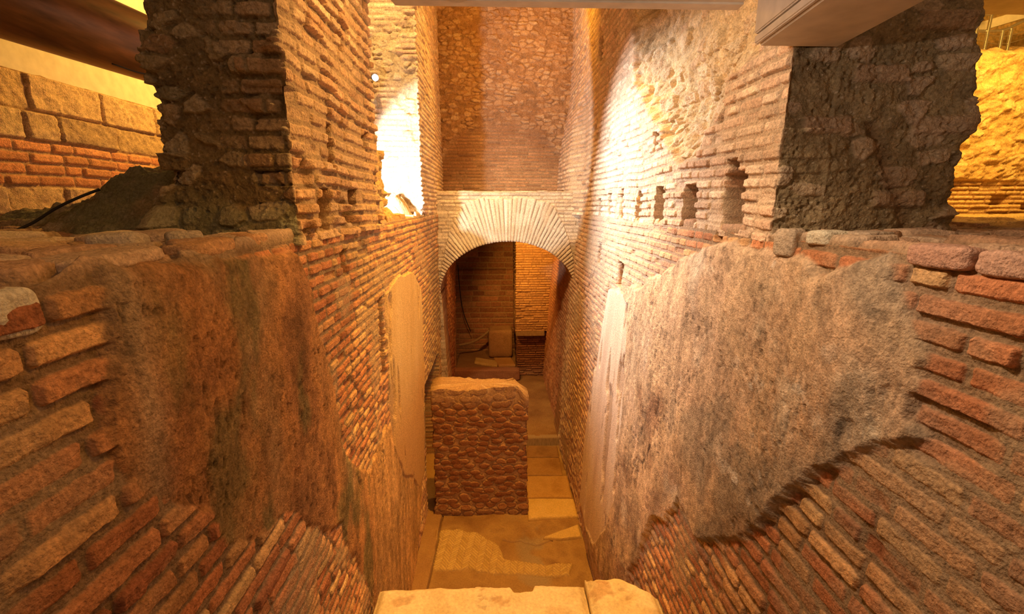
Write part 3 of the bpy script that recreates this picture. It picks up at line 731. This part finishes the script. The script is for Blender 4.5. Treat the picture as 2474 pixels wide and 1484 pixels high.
# ================================================================== MOUND AND LEFT BACKGROUND
xs = steps(-4.0, -1.50, lambda x: .008); ys = steps(2.30, 3.6, lambda y: .010)
P = np.zeros((len(ys), len(xs), 3), f32); P[..., 0] = xs; P[..., 1] = ys[:, None]; N = np.zeros_like(P); N[..., 2] = 1
x, y = P[..., 0], P[..., 1]
prof = np.interp(x, [-4, -3.2, -2.75, -2.45, -2.25, -2.12, -2.02, -1.95, -1.5], [-.02, .06, .11, .16, .21, .30, .34, .36, .37]).astype(f32)
sh = sm(2.34, 2.68, y + .06 * fbm(x * 4, y * 4, 2, 960))
h = prof * sh * (1 - .25 * sm(2.9, 3.6, y)) + (.06 * fbm(x * 5, y * 5, 4, 961) + .02 * fbm(x * 25, y * 25, 3, 962)) * sh
hr, cr = rubble_layer(x, y + h * 1.2, 965, .12, .10, cols=[(.40, .32, .22), (.46, .38, .28), (.40, .26, .16)], mort=(.29, .23, .13), dens=.4, amp=.02)
cr = cmix(cr, (.20, .23, .15), .6 * sm(0, .15, fbm(x * 3, y * 5, 3, 966))); cr = cr * .8
h = h + (.05 * fbm(x * 12, y * 12, 4, 968) + .02 * fbm(x * 40, y * 40, 3, 969)) * sh
P[..., 2] = LEDGE - .005
o = sheet('rubble_mound', P, N, (h + hr * 1.1).astype(f32), cr, M_WALL); tag(o, 'sloping mound of mortar rubble on the left ledge against the ragged pier', 'mound')
tube('cable', [(-2.42, 2.36, 4.45), (-2.35, 2.42, 4.50), (-2.26, 2.46, 4.57), (-2.17, 2.50, 4.625), (-2.10, 2.56, 4.67)], .007, M_BLACK)
tag(bpy.data.objects['cable'], 'black cable running down the rubble mound on the left ledge', 'cable')

# block wall on the far left
ys = steps(-1, 9.5, lambda y: .012 if y > 3 and y < 6.8 else .05); zz = steps(4.1, 5.68, lambda z: .009); top = steps(0, .14, lambda t: .02)[1:]
nz = len(zz); P = np.zeros((nz + len(top), len(ys), 3), f32); P[..., 1] = ys; P[:nz, :, 0] = -4.0; P[:nz, :, 2] = zz[:, None]
P[nz:, :, 0] = -4.0 - top[:, None]; P[nz:, :, 2] = 5.68
N = np.zeros_like(P); N[:nz, :, 0] = 1; N[nz:, :, 2] = 1
y, z = P[..., 1], P[..., 2]
ed = [4.0, 4.28, 4.50, 4.74, 4.835, 4.93, 5.025, 5.12, 5.37, 5.68, 6.0]; LL = [.6, .55, .6, .30, .30, .30, .30, .55, .62, .6]
h, col = brick_layer(y, z, 1, LL, 970, edges=ed, depth=.02, wob=.03, cols=[(.54, .36, .19), (.62, .44, .25), (.56, .38, .22)], mort=(.40, .24, .12), miss=0, jv=.008, ju=.008, rough=1.8)
h = h + .03 * fbm(y * 10, z * 10, 5, 971)
small = ((z > 4.74) & (z < 5.12)).astype(f32)
h2, col2 = brick_layer(y, z, 1, LL, 970, edges=ed, depth=.02, wob=.03, cols=[(.62, .26, .12), (.68, .32, .15), (.60, .28, .13)], mort=(.46, .28, .15), miss=0, jv=.010, ju=.008)
h = mix(h, h2, small); col = mix(col, col2, small[..., None])
o = sheet('masonry_wall', P, N, h.astype(f32), col, M_WALL); tag(o, 'yellow tufa block wall with a band of red bricks at far left', 'wall')
o = boxo('wall_left', (-4.3, -1.2, 4.0), (-4.08, 9.6, 9.0), M_CONC); tag(o, 'pale board-marked concrete wall behind the rusty pipe', 'wall', kind='structure')
# rusty pipe
pd = Vector((math.tan(math.atan(140 / 1100)), 1, 0)).normalized()
pc = Vector((-3.0, 4.42, 5.89))
pe = empty('steel_pipe', (-3.0, 4.42, 5.89), 'large rusty brown steel pipe crossing the top left corner', 'pipe')
tube('pipe_body', [Vector((-3.55, -1.88, 5.89)), Vector((-3.52, .2, 5.89)), pc - pd * 1.5, pc + pd * 1.5, pc + pd * 5.3], .262, M_RUST, pe, seg=64, res=4)
tube('collar', [pc - pd * 1.35 , pc - pd * 1.30], .275, M_RUST, pe, seg=64, res=2)
tube('drip_wire', [pc + Vector((.06, -.50, -.250)), pc + Vector((.12, -.28, -.262)), pc + Vector((.20, -.02, -.22))], .006, M_BLACK, pe)
# bracket carrying the pipe
boxo('pipe_bracket', (-4.08, 2.9, 5.50), (-3.05, 3.02, 5.60), M_RUST, pe)

# ================================================================== STUB AND HEAP IN THE GAP
YB = [(.50, .34, .17), (.64, .46, .24), (.58, .40, .20), (.70, .52, .30)]
def stubf(x, y, s, z, N):
    h, c = rubble_layer(s, z, 980, .15, .10, cols=YB, mort=(.52, .37, .17), dens=.6, amp=.05)
    h = h - .34 * sm(4.75, 5.15, z) * sm(.2, -.2, N[..., 0] * 0 - (y - 4.5)) + .10 * fbm(s * 3, z * 3, 3, 981)
    return h.astype(f32), c
def taper(x, y, s, z, N):
    h, c = rubble_layer(s, z, 980, .15, .10, cols=YB, mort=(.52, .37, .17), dens=.6, amp=.05)
    top_in = sm(4.6, 5.2, z + .12 * fbm(s * 2.5, z * 2, 2, 982))
    return (h + .08 * fbm(s * 3, z * 3, 3, 981) - .10 * top_in * (N[..., 1] > .3)).astype(f32), c
o = tower('masonry_stub', [(-1.62, 4.10), (-1.13, 4.10), (-1.10, 4.62), (-1.62, 4.75)], lambda x, y: .010, steps(LEDGE - .03, 5.08, lambda z: .010), taper, M_WALL)
tag(o, 'broken yellow rubble stub in the gap just behind the near left pier', 'masonry')
def heap(name, cx, cy, rx, ry, hz, label, seed, z0=LEDGE - .02, cols=YB, mat=M_WALL):
    xs = np.linspace(-1, 1, 110); X, Y = np.meshgrid(xs * rx, xs * ry)
    r = np.hypot(X / rx, Y / ry); b = sm(1.02, .35, r + .25 * fbm(X * 4, Y * 4, 2, seed))
    hr, c = rubble_layer(X + cx, Y + cy, seed, .13, .13, cols=cols, mort=(.50, .36, .18), dens=.75, amp=.09)
    Z = (hz * b * (.75 + .9 * fbm(X * 4, Y * 4, 3, seed + 1)) + hr * b * 1.2) + .0 * X - .03 * (1 - b)
    P = np.stack([X, Y, Z], -1).astype(f32)
    o = sheet(name, P, np.zeros_like(P), np.zeros(X.shape, f32), c, mat); o.location = (cx, cy, z0); return tag(o, label, 'rubble')
heap('rubble_heap', -1.40, 6.22, .36, .40, .30, 'heap of broken masonry at the foot of the floodlit brick pier', 990)
heap('rubble_heap', -1.35, 5.2, .32, .45, .13, 'low rubble on the sill between the two left piers', 995)

# ================================================================== BEAMS AND DECK
be = empty('concrete_beam', (1.42, 1.6, 5.33), 'thick pale concrete beam resting against the near end of the right wall', 'beam')
def prism(name, quad_lo, z0, z1, mat, parent, bev=.006):
    bm = bmesh.new(); a = [bm.verts.new((x, y, z0)) for x, y in quad_lo]; b = [bm.verts.new((x, y, z1)) for x, y in quad_lo]
    bm.faces.new(a[::-1]); bm.faces.new(b); n = len(a)
    for k in range(n): bm.faces.new((a[k], a[(k + 1) % n], b[(k + 1) % n], b[k]))
    bmesh.ops.recalc_face_normals(bm, faces=bm.faces[:]); bmesh.ops.bevel(bm, geom=bm.edges[:], offset=bev, segments=2, affect='EDGES')
    me = bpy.data.meshes.new(name); bm.to_mesh(me); bm.free(); me.materials.append(mat); o = bpy.data.objects.new(name, me); C.objects.link(o)
    if parent: o.parent = parent; o.matrix_parent_inverse = Matrix.Translation(-Vector(parent.location))
    return o
dx = .10
def bx(y, off): return off + dx * (y - 2.38)
prism('beam_body', [(bx(-1, 1.262), -1), (bx(-1, 1.645), -1), (bx(2.36, 1.645), 2.36), (bx(2.36, 1.262), 2.36)], 5.33, 5.85, M_CONC, be)
prism('edge_board', [(bx(-1, 1.235), -1), (bx(-1, 1.259), -1), (bx(2.36, 1.259), 2.36), (bx(2.36, 1.235), 2.36)], 5.335, 5.375, M_BEAM, be)
prism('side_board', [(bx(-1, 1.230), -1), (bx(-1, 1.260), -1), (bx(2.36, 1.260), 2.36), (bx(2.36, 1.230), 2.36)], 5.38, 5.85, M_BEAM, be)
de = empty('walkway_deck', (.35, 2.0, 5.525), 'edge of the pale walkway deck spanning the corridor at the top', 'deck')
prism('deck_slab', [(-.62, .9), (1.05, .9), (1.19, 2.45), (-.49, 2.45)], 5.530, 5.62, M_BEAM, de)
prism('edge_strip', [(-.49, 2.40), (1.185, 2.40), (1.19, 2.47), (-.48, 2.47)], 5.522, 5.532, M_BEAM, de, .002)
tube('bolt_cover', [(-.18, 2.36, 5.528), (-.18, 2.36, 5.516)], .05, M_STEEL, de, seg=32, res=1)

# ================================================================== SPOT LAMP FIXTURE on the far pier
def fixture(loc, aim, label, emitmat, size=.045):
    L = Vector(loc); d = (Vector(aim) - L).normalized()
    e = empty('spotlight', loc, label, 'lamp')
    tube('lamp_housing', [L - d * .14, L - d * .01], size * 1.15, M_BLACK, e, seg=24, res=1)
    tube('lens', [L - d * .012, L + d * .004], size, emitmat, e, seg=24, res=1)
    tube('bracket', [L - d * .08, L - d * .08 + Vector((-.10, .04, 0)), L - d * .08 + Vector((-.12, .16, -.02))], .012, M_BLACK, e)
    return e
fixture((-1.50, 6.22, 6.12), (.2, 1.5, 4.9), 'small glaring spotlight fixed high on the pale brick pier', M_LAMP, .035)

# ================================================================== RIGHT BACKGROUND
xs = steps(3.2, 9.5, lambda x: .014 if 4.6 < x < 7.6 else .06); zz = steps(4.0, 6.38, lambda z: .011); top = steps(0, 1.8, lambda t: .03)[1:]
nz = len(zz); P = np.zeros((nz + len(top), len(xs), 3), f32); P[..., 0] = xs; P[:nz, :, 1] = 6.0; P[:nz, :, 2] = zz[:, None]
P[nz:, :, 1] = 6.0 + top[:, None]; P[nz:, :, 2] = (6.36 + .30 * top)[:, None]
N = np.zeros_like(P); N[:nz, :, 1] = -1; N[nz:, :, 2] = 1
x, z = P[..., 0], P[..., 2]; zq = z - (P[..., 1] - 6) * .6
hb, cb = brick_layer(x, zq, .058, .24, 1000, depth=.02, wob=.01, cols=[(.68, .46, .22), (.76, .54, .28), (.70, .48, .24)], mort=(.34, .18, .08), miss=.05)
hr, cr = rubble_layer(x, zq, 1010, .16, .11, cols=[(.66, .46, .22), (.74, .54, .28), (.60, .40, .18)], mort=(.58, .38, .16), dens=.4, amp=.04)
hr = hr + .14 * fbm(x * 3, zq * 4, 5, 1011) + .10 * fbm(x * 9, zq * 12, 4, 1012)
k = sm(4.84, 4.90, z + .04 * fbm(x * 3, z * 3, 2, 1013)); h = mix(hb, hr + .06, k); col = mix(cb, cr, k[..., None])
for (xa, xb_, za, zb_) in ((6.55, 6.80, 4.56, 4.70), (7.0, 7.3, 4.50, 4.62)):
    w = np.minimum(np.minimum(x - xa, xb_ - x), np.minimum(z - za, zb_ - z)) + .02 * fbm(x * 15, z * 15, 2, 1014); kk = sm(-.005, .015, w); h = mix(h, -.15 + 0 * h, kk)
o = sheet('rubble_wall', P, N, h.astype(f32), col, M_WALL); tag(o, 'yellow-lit rubble wall over brick courses seen at far right', 'wall')
lump('rock_ledge', (6.6, 5.62, 4.22), (5.0, .55, .46), M_WALL, [(.62, .44, .22), (.74, .54, .28), (.66, .46, .24)], n=60, box=12, amp=.05, freq=3, seed=1020)
tag(bpy.data.objects['rock_ledge'], 'rough yellow ledge at the foot of the far right rubble wall', 'ledge')
M_YEL = masonry('yellow_render', .9, .3, 20)
xs = steps(3, 10.4, lambda x: .04); zz = steps(4, 9, lambda z: .03)
P = np.zeros((len(zz), len(xs), 3), f32); P[..., 0] = xs; P[..., 1] = 9.4; P[..., 2] = zz[:, None]; N = np.zeros_like(P); N[..., 1] = -1
h, col = brick_layer(P[..., 0], P[..., 2], .25, .5, 1030, depth=.01, cols=[(.72, .50, .22), (.76, .54, .25)], mort=(.60, .40, .18), miss=0)
o = sheet('wall_far', P, N, h, col, M_YEL); tag(o, 'yellow block wall behind the steel railing', 'wall', kind='structure')
rl = empty('steel_railing', (7.1, 7.0, 6.62), 'steel railing with upright posts above the rubble wall at top right', 'railing')
for px, py, za, zb in ((6.87, 7.0, 6.60, 7.20), (7.04, 7.0, 6.60, 7.20), (7.26, 7.0, 6.60, 7.0), (7.38, 7.0, 6.60, 7.03)): boxo('post', (px - .016, py - .016, za), (px + .016, py + .016, zb), M_STEEL, rl, .003)
tube('handrail', [(6.2, 6.98, 7.2), (6.7, 7.0, 7.2), (7.07, 7.0, 7.21)], .020, M_STEEL, rl)
tube('handrail', [(6.87, 7.02, 7.0), (7.26, 7.02, 7.01), (7.55, 7.05, 7.13), (8.4, 7.2, 7.5)], .018, M_STEEL, rl)
for k in range(3): tube('rail_wire', [(6.2, 7.0, 6.78 + .1 * k), (6.87, 7.0, 6.78 + .1 * k), (7.38, 7.0, 6.74 + .1 * k), (8.4, 7.1, 7.1 + .1 * k)], .004, M_STEEL, rl, seg=8)
o = boxo('stair_stringer', (6.7, 7.3, 7.42), (10.0, 7.42, 7.54), M_BEAM, rot=(0, math.radians(-16), 0)); tag(o, 'pale sloping stair stringer above the steel railing', 'stair')
o = boxo('overhead_beam', (2.9, 4.0, 6.20), (6.2, 4.3, 6.42), M_BEAM); tag(o, 'orange-lit overhead beam at the top right corner above the railing', 'beam')

# ground behind the ledges, ceiling, enclosing walls
def ground(name, x0, x1, y0, y1, z0, label, seed, cols, st=.05, mat=M_PLAST, amp=.05):
    xs = steps(x0, x1, lambda x: st); ys = steps(y0, y1, lambda y: st)
    P = np.zeros((len(ys), len(xs), 3), f32); P[..., 0] = xs; P[..., 1] = ys[:, None]; P[..., 2] = z0; N = np.zeros_like(P); N[..., 2] = 1
    x, y = P[..., 0], P[..., 1]
    o = sheet(name, P, N, (amp * fbm(x * 2, y * 2, 4, seed)).astype(f32), pal(fbm(x * 2, y * 2, 4, seed + 1) * 1.3 + .5, cols), mat)
    return tag(o, label, 'floor', kind='structure')
EA = [(.36, .24, .13), (.48, .34, .19), (.42, .29, .16)]
ground('floor', -4.1, -1.4, -1.5, 9.6, 4.34, 'earth ground behind the left ledge', 1040, EA)
ground('floor', 1.9, 10.4, -1.5, 9.5, 4.30, 'earth ground behind the right ledge', 1050, EA)
o = boxo('ceiling', (-4.4, -2.1, 9.0), (10.6, 13.4, 9.2), M_CONC); tag(o, 'concrete ceiling of the excavation hall', 'ceiling', kind='structure')
o = boxo('wall_right', (10.4, -2.0, 4.0), (10.6, 9.6, 9.0), M_CONC); tag(o, 'concrete side wall of the hall, far right', 'wall', kind='structure')
o = boxo('wall_front', (-4.4, -2.1, -.1), (10.6, -1.9, 9.0), M_CONC); tag(o, 'concrete wall of the hall behind the viewer', 'wall', kind='structure')
o = boxo('wall_rear', (-4.4, 9.75, 4.4), (-1.7, 9.95, 9.0), M_CONC); tag(o, 'concrete wall closing the left side behind the far pier', 'wall', kind='structure')

# ================================================================== ROOM BEYOND THE ARCH
RED = [(.30, .13, .07), (.40, .19, .10), (.36, .16, .09), (.46, .25, .14)]
xs = steps(-2.0, 2.2, lambda x: .016); zz = steps(-.1, 4.5, lambda z: .014)
P = np.zeros((len(zz), len(xs), 3), f32); P[..., 0] = xs; P[..., 1] = 12.9; P[..., 2] = zz[:, None]; N = np.zeros_like(P); N[..., 1] = -1
x, z = P[..., 0], P[..., 2]
h, col = brick_layer(x, z, .155, .36, 1100, depth=.015, wob=.02, cols=RED, mort=(.42, .28, .16), miss=.02, jv=.012)
h = h + .22 * sm(2.78, 2.74, z + .03 * fbm(x * 4, z * 0, 2, 1101)) + .05 * sm(2.0, 1.95, z)
o = sheet('wall_inner', P, N, h.astype(f32), col, M_WALL); tag(o, 'dark red block wall at the back of the room beyond the arch', 'wall', kind='structure')
def innp(x, y, s, z, N):
    u = np.where(np.abs(N[..., 1]) > .5, x, y); h, c = brick_layer(u, z, .060, .24, 1110, depth=.014, cols=[(.50, .28, .13), (.62, .38, .19), (.56, .33, .16)], mort=(.36, .20, .10), wob=.03)
    return h, c
o = tower('brick_pier', [(.46, 11.0), (1.6, 11.0), (1.6, 12.8), (.46, 12.8)], lambda x, y: .013 if y < 11.02 else .04, steps(1.46, 4.42, lambda z: .012), innp, M_WALL)
tag(o, 'orange brick pier with thin courses in the room beyond the arch', 'pier')
def innd(x, y, s, z, N):
    u = np.where(np.abs(N[..., 1]) > .5, x, y); h, c = brick_layer(u, z, .060, .24, 1120, depth=.02, cols=RED, mort=(.18, .09, .05), wob=.03, miss=.12)
    return h, c
o = tower('recessed_masonry', [(.52, 11.25), (1.6, 11.25), (1.6, 12.7), (.52, 12.7)], lambda x, y: .013 if y < 11.3 else .05, steps(.05, 1.32, lambda z: .012), innd, M_WALL)
tag(o, 'dark recessed brick base under the pale lintel beyond the arch', 'masonry')
o = boxo('stone_lintel', (.46, 10.98, 1.325), (1.18, 11.5, 1.455), M_WOOD, bev=.012); tag(o, 'pale lintel beam between the orange pier and its dark base', 'lintel')
o = boxo('timber_post', (-1.12, 10.95, .40), (-1.06, 11.01, 4.38), M_WOOD); tag(o, 'thin upright timber post at the left of the room beyond the arch', 'post')
ground('floor', -2.0, 2.2, 8.0, 12.9, .17, 'dark earth floor of the room beyond the arch', 1060, [(.16, .07, .03), (.34, .18, .07), (.44, .26, .10)], .022, M_WALL, .09)
o = boxo('step_riser', (-.95, 7.98, -.05), (1.2, 8.12, .17), M_WOOD, bev=.01); tag(o, 'low dark step at the threshold of the arch', 'step')
lump('stone_kerb', (-.32, 10.95, .34), (1.75, .24, .30), M_WALL, RED, n=30, box=10, amp=.03, freq=5, seed=1070)
tag(bpy.data.objects['stone_kerb'], 'long reddish kerb on the floor beyond the arch', 'kerb')
lump('raised_bed', (-.3, 11.85, .26), (1.6, 1.6, .36), M_WALL, [(.30, .16, .08), (.40, .24, .12)], n=34, box=12, amp=.03, freq=4, seed=1071)
tag(bpy.data.objects['raised_bed'], 'raised earth bed behind the kerb beyond the arch', 'earth')
slab('stone_slab', ((-.62, 11.42), (-.02, 11.12), (.02, 11.5), (-.60, 11.80)), .455, .05, [(.62, .42, .16), (.72, .52, .22), (.58, .38, .15)], 'left pale slab tilted on the raised bed beyond the arch', 1080)
slab('stone_slab', ((.02, 11.14), (.46, 11.16), (.36, 11.72), (-.12, 11.72)), .465, .06, [(.54, .30, .11), (.64, .38, .15)], 'right reddish slab on the raised bed in front of the square block', 1081)
lump('stone_block', (.08, 12.15, .84), (.66, .62, .78), M_WALL, [(.34, .18, .09), (.46, .27, .14), (.40, .22, .11)], n=30, box=9, amp=.02, freq=4, seed=1082)
tag(bpy.data.objects['stone_block'], 'squarish reddish stone block standing beyond the arch', 'block')
tube('leaning_pole', [(-1.06, 12.0, .78), (-.7, 12.05, .85), (-.45, 12.1, .98), (-.22, 12.12, 1.16)], .035, M_WOOD)
tag(bpy.data.objects['leaning_pole'], 'pale pole leaning on the stone block beyond the arch', 'pole')
tube('hanging_cable', [(-1.04, 12.0, 3.0), (-1.0, 12.1, 2.2), (-.92, 12.2, 1.6), (-.75, 12.25, 1.1)], .012, M_BLACK)
tag(bpy.data.objects['hanging_cable'], 'thin black cable hanging beside the timber post beyond the arch', 'cable')
o = boxo('ceiling', (-2.1, 8.55, 4.38), (2.3, 13.1, 4.60), M_CONC); tag(o, 'low ceiling of the room beyond the arch', 'ceiling', kind='structure')

# ================================================================== LOOSE STONES ON THE LEDGES
GR = 'loose stones along the left ledge'
ST = [  # x, y, z, sx, sy, sz, rz, cols, label
 (-1.035, .955, 4.375, .07, .12, .10, .1, [(.55, .52, .42), (.72, .70, .62), (.62, .60, .50)], 'whitish green-tinged limestone lump at the left edge of the left ledge'),
 (-1.10, 1.30, 4.445, .16, .34, .05, .0, [(.50, .36, .25), (.60, .45, .32)], 'long flat reddish brick on the rim of the left ledge, above the plaster patch'),
 (-1.09, 1.72, 4.440, .15, .26, .055, .05, [(.52, .30, .16), (.62, .40, .22)], 'flat brown brick on the left ledge rim, halfway to the pier'),
 (-1.10, 2.02, 4.440, .14, .20, .06, -.1, [(.46, .26, .14), (.56, .34, .19)], 'brown brick on the left ledge rim just short of the pier'),
 (-1.30, 1.62, 4.465, .16, .15, .07, .3, [(.50, .43, .34), (.60, .52, .42)], 'pale rounded stone in the middle of the left ledge'),
 (-1.22, 1.83, 4.460, .12, .12, .075, .7, [(.46, .40, .31), (.56, .48, .38)], 'grey rounded cobble behind the left ledge rim'),
 (-1.55, 1.45, 4.460, .34, .22, .045, .2, [(.54, .34, .20), (.64, .44, .28)], 'broad orange flat stone towards the back of the left ledge'),
 (-1.95, 1.75, 4.465, .44, .26, .06, -.1, [(.48, .36, .26), (.56, .44, .33)], 'broad greyish flat stone in front of the rubble mound'),
 (-1.50, 1.95, 4.460, .36, .20, .05, .1, [(.50, .36, .26), (.58, .46, .35)], 'thin slab lying before the foot of the near left pier'),
 (-1.36, 1.18, 4.450, .26, .20, .04, -.2, [(.56, .42, .30), (.66, .52, .38)], 'flat pale brick near the left end of the left ledge')]
for i, (x, y, z, a, b, c, rz, cols, lab) in enumerate(ST):
    tag(lump('loose_stone', (x, y, z), (a, b, c), M_WALL, cols, n=16, box=4.5, amp=.010, freq=12, seed=1200 + i, rot=(.03 * math.sin(i), .03 * math.cos(i * 2), rz)), lab, 'stone', GR)
GRR = [
 (1.50, 2.02, 4.445, .17, .13, .07, .2, [(.58, .54, .42), (.70, .66, .52)], 'pale smooth stone wedged in the rim of the right ledge'),
 (1.60, 1.92, 4.455, .16, .12, .06, .2, [(.38, .30, .22), (.46, .37, .28)], 'brown stone beside the pale one on the right ledge rim'),
 (1.45, 1.42, 4.43, .10, .22, .075, .0, [(.46, .27, .20), (.54, .34, .26)], 'pinkish brick on the rim of the right ledge, left one of the pair'),
 (1.46, 1.20, 4.43, .10, .20, .075, .0, [(.50, .31, .24), (.58, .38, .29)], 'pinkish brick on the rim of the right ledge, right one of the pair'),
 (1.43, 2.20, 4.41, .10, .12, .14, .3, [(.42, .34, .25), (.52, .42, .31)], 'grey pointed stone under the near corner of the right wall')]
for i, (x, y, z, a, b, c, rz, cols, lab) in enumerate(GRR):
    tag(lump('loose_stone', (x, y, z), (a, b, c), M_WALL, cols, n=16, box=5, amp=.010, freq=12, seed=1240 + i, rot=(0, 0, rz)), lab, 'stone', 'loose stones along the right ledge')

# ================================================================== LIGHT
def spot(name, loc, aim, energy, col, ang=80, blend=.6, r=.05):
    l = bpy.data.lights.new(name, 'SPOT'); l.energy = energy; l.color = col; l.spot_size = math.radians(ang); l.spot_blend = blend; l.shadow_soft_size = r
    o = bpy.data.objects.new(name, l); C.objects.link(o); o.location = loc
    o.rotation_euler = (Vector(aim) - Vector(loc)).to_track_quat('-Z', 'Y').to_euler(); return o
def area(name, loc, aim, energy, col, sx=.6, sy=.6):
    l = bpy.data.lights.new(name, 'AREA'); l.energy = energy; l.color = col; l.shape = 'RECTANGLE'; l.size = sx; l.size_y = sy
    o = bpy.data.objects.new(name, l); C.objects.link(o); o.location = loc
    o.rotation_euler = (Vector(aim) - Vector(loc)).to_track_quat('-Z', 'Y').to_euler(); return o
WARM = (1, .36, .07); AMBER = (1, .43, .04); GOLD = (1, .53, .09); WHITE = (.93, .96, 1.0); SOFT = (1, .70, .44)
spot('lamp_far_pier', (-1.42, 6.10, 6.05), (1.45, 5.2, 4.5), 1400, WHITE, 70, 1., .05)
spot('lamp_gap', (-1.45, 4.95, 4.72), (-.85, 6.5, 5.05), 440, WHITE, 64, .22, .04)
spot('lamp_corridor', (.55, 4.9, 7.9), (-.1, 4.9, .2), 1500, AMBER, 66, .7, .10)
spot('lamp_arch', (-.7, 4.6, 7.6), (.4, 8.0, 4.2), 750, (1, .66, .28), 50, .8, .10)
spot('lamp_deck_left', (.35, 1.7, 5.45), (-.75, 1.9, 3.2), 36, AMBER, 105, .5, .08)
spot('lamp_deck_right', (.2, 1.7, 5.45), (1.0, 2.0, 3.2), 105, SOFT, 105, .5, .08)
spot('fill_beam_face', (-1.9, .3, 5.0), (1.25, 1.9, 5.45), 150, (1, .76, .55), 28, .9, .05)  # added fill outside the frame, brightens the left face of the beam
area('lamp_right_hall', (5.2, 4.0, 7.2), (6.6, 6.2, 5.2), 230, GOLD, 1.2, .6)
area('lamp_left_hall', (-2.6, 6.4, 7.0), (-4.0, 4.6, 5.2), 115, GOLD, .3, .2)
spot('lamp_beyond_arch', (.3, 9.5, 4.3), (.95, 11.0, 3.2), 260, (1, .45, .07), 76, .8, .05)
spot('fill_inner_room', (-.7, 8.9, 3.9), (.4, 11.0, .6), 170, (1, .42, .08), 80, .8, .05)  # extra fill added to lift the floor and right wall of the room
spot('fill_deck_edge', (-.1, .5, 4.95), (.45, 2.42, 5.53), 34, (1, .78, .55), 58, .9, .04)  # added light out of view, brightens the underside of the deck
spot('fill_left_pier', (.7, 3.0, 6.7), (-1.0, 3.3, 4.9), 300, (1, .55, .16), 72, .8, .06)  # unseen light added from the right to brighten the near left pier
spot('lamp_vault_side', (1.0, 6.9, 8.6), (-1.05, 7.1, 5.2), 520, GOLD, 62, .8, .08)
spot('lamp_pier_top', (-1.35, 4.7, 8.4), (-1.45, 6.5, 6.2), 520, (1, .62, .22), 66, .8, .06)
spot('fill_right_wall', (-.5, 2.7, 6.4), (1.45, 3.5, 4.9), 190, SOFT, 80, .8, .06)  # added out-of-frame fill for the near bricks of the right wall
area('lamp_vault', (.6, 7.2, 7.9), (.3, 9.5, 6.4), 45, AMBER, .8, .4)
area('fill_viewer', (.9, -1.2, 6.6), (.9, 2.2, 4.0), 24, SOFT, 2.2, 1.2)  # soft fill added behind the viewer, not a fixture of the hall
w = bpy.data.worlds.new('world'); bpy.context.scene.world = w; w.use_nodes = True
w.node_tree.nodes['Background'].inputs[0].default_value = (1, .55, .25, 1); w.node_tree.nodes['Background'].inputs[1].default_value = .03

sc = bpy.context.scene
sc.view_settings.view_transform = 'Standard'; sc.view_settings.look = 'None'; sc.view_settings.exposure = 0; sc.view_settings.gamma = 1; sc.view_settings.use_curve_mapping = False
sc.cycles.max_bounces = 5; sc.cycles.use_denoising = True; sc.cycles.use_adaptive_sampling = True; sc.cycles.adaptive_threshold = .02
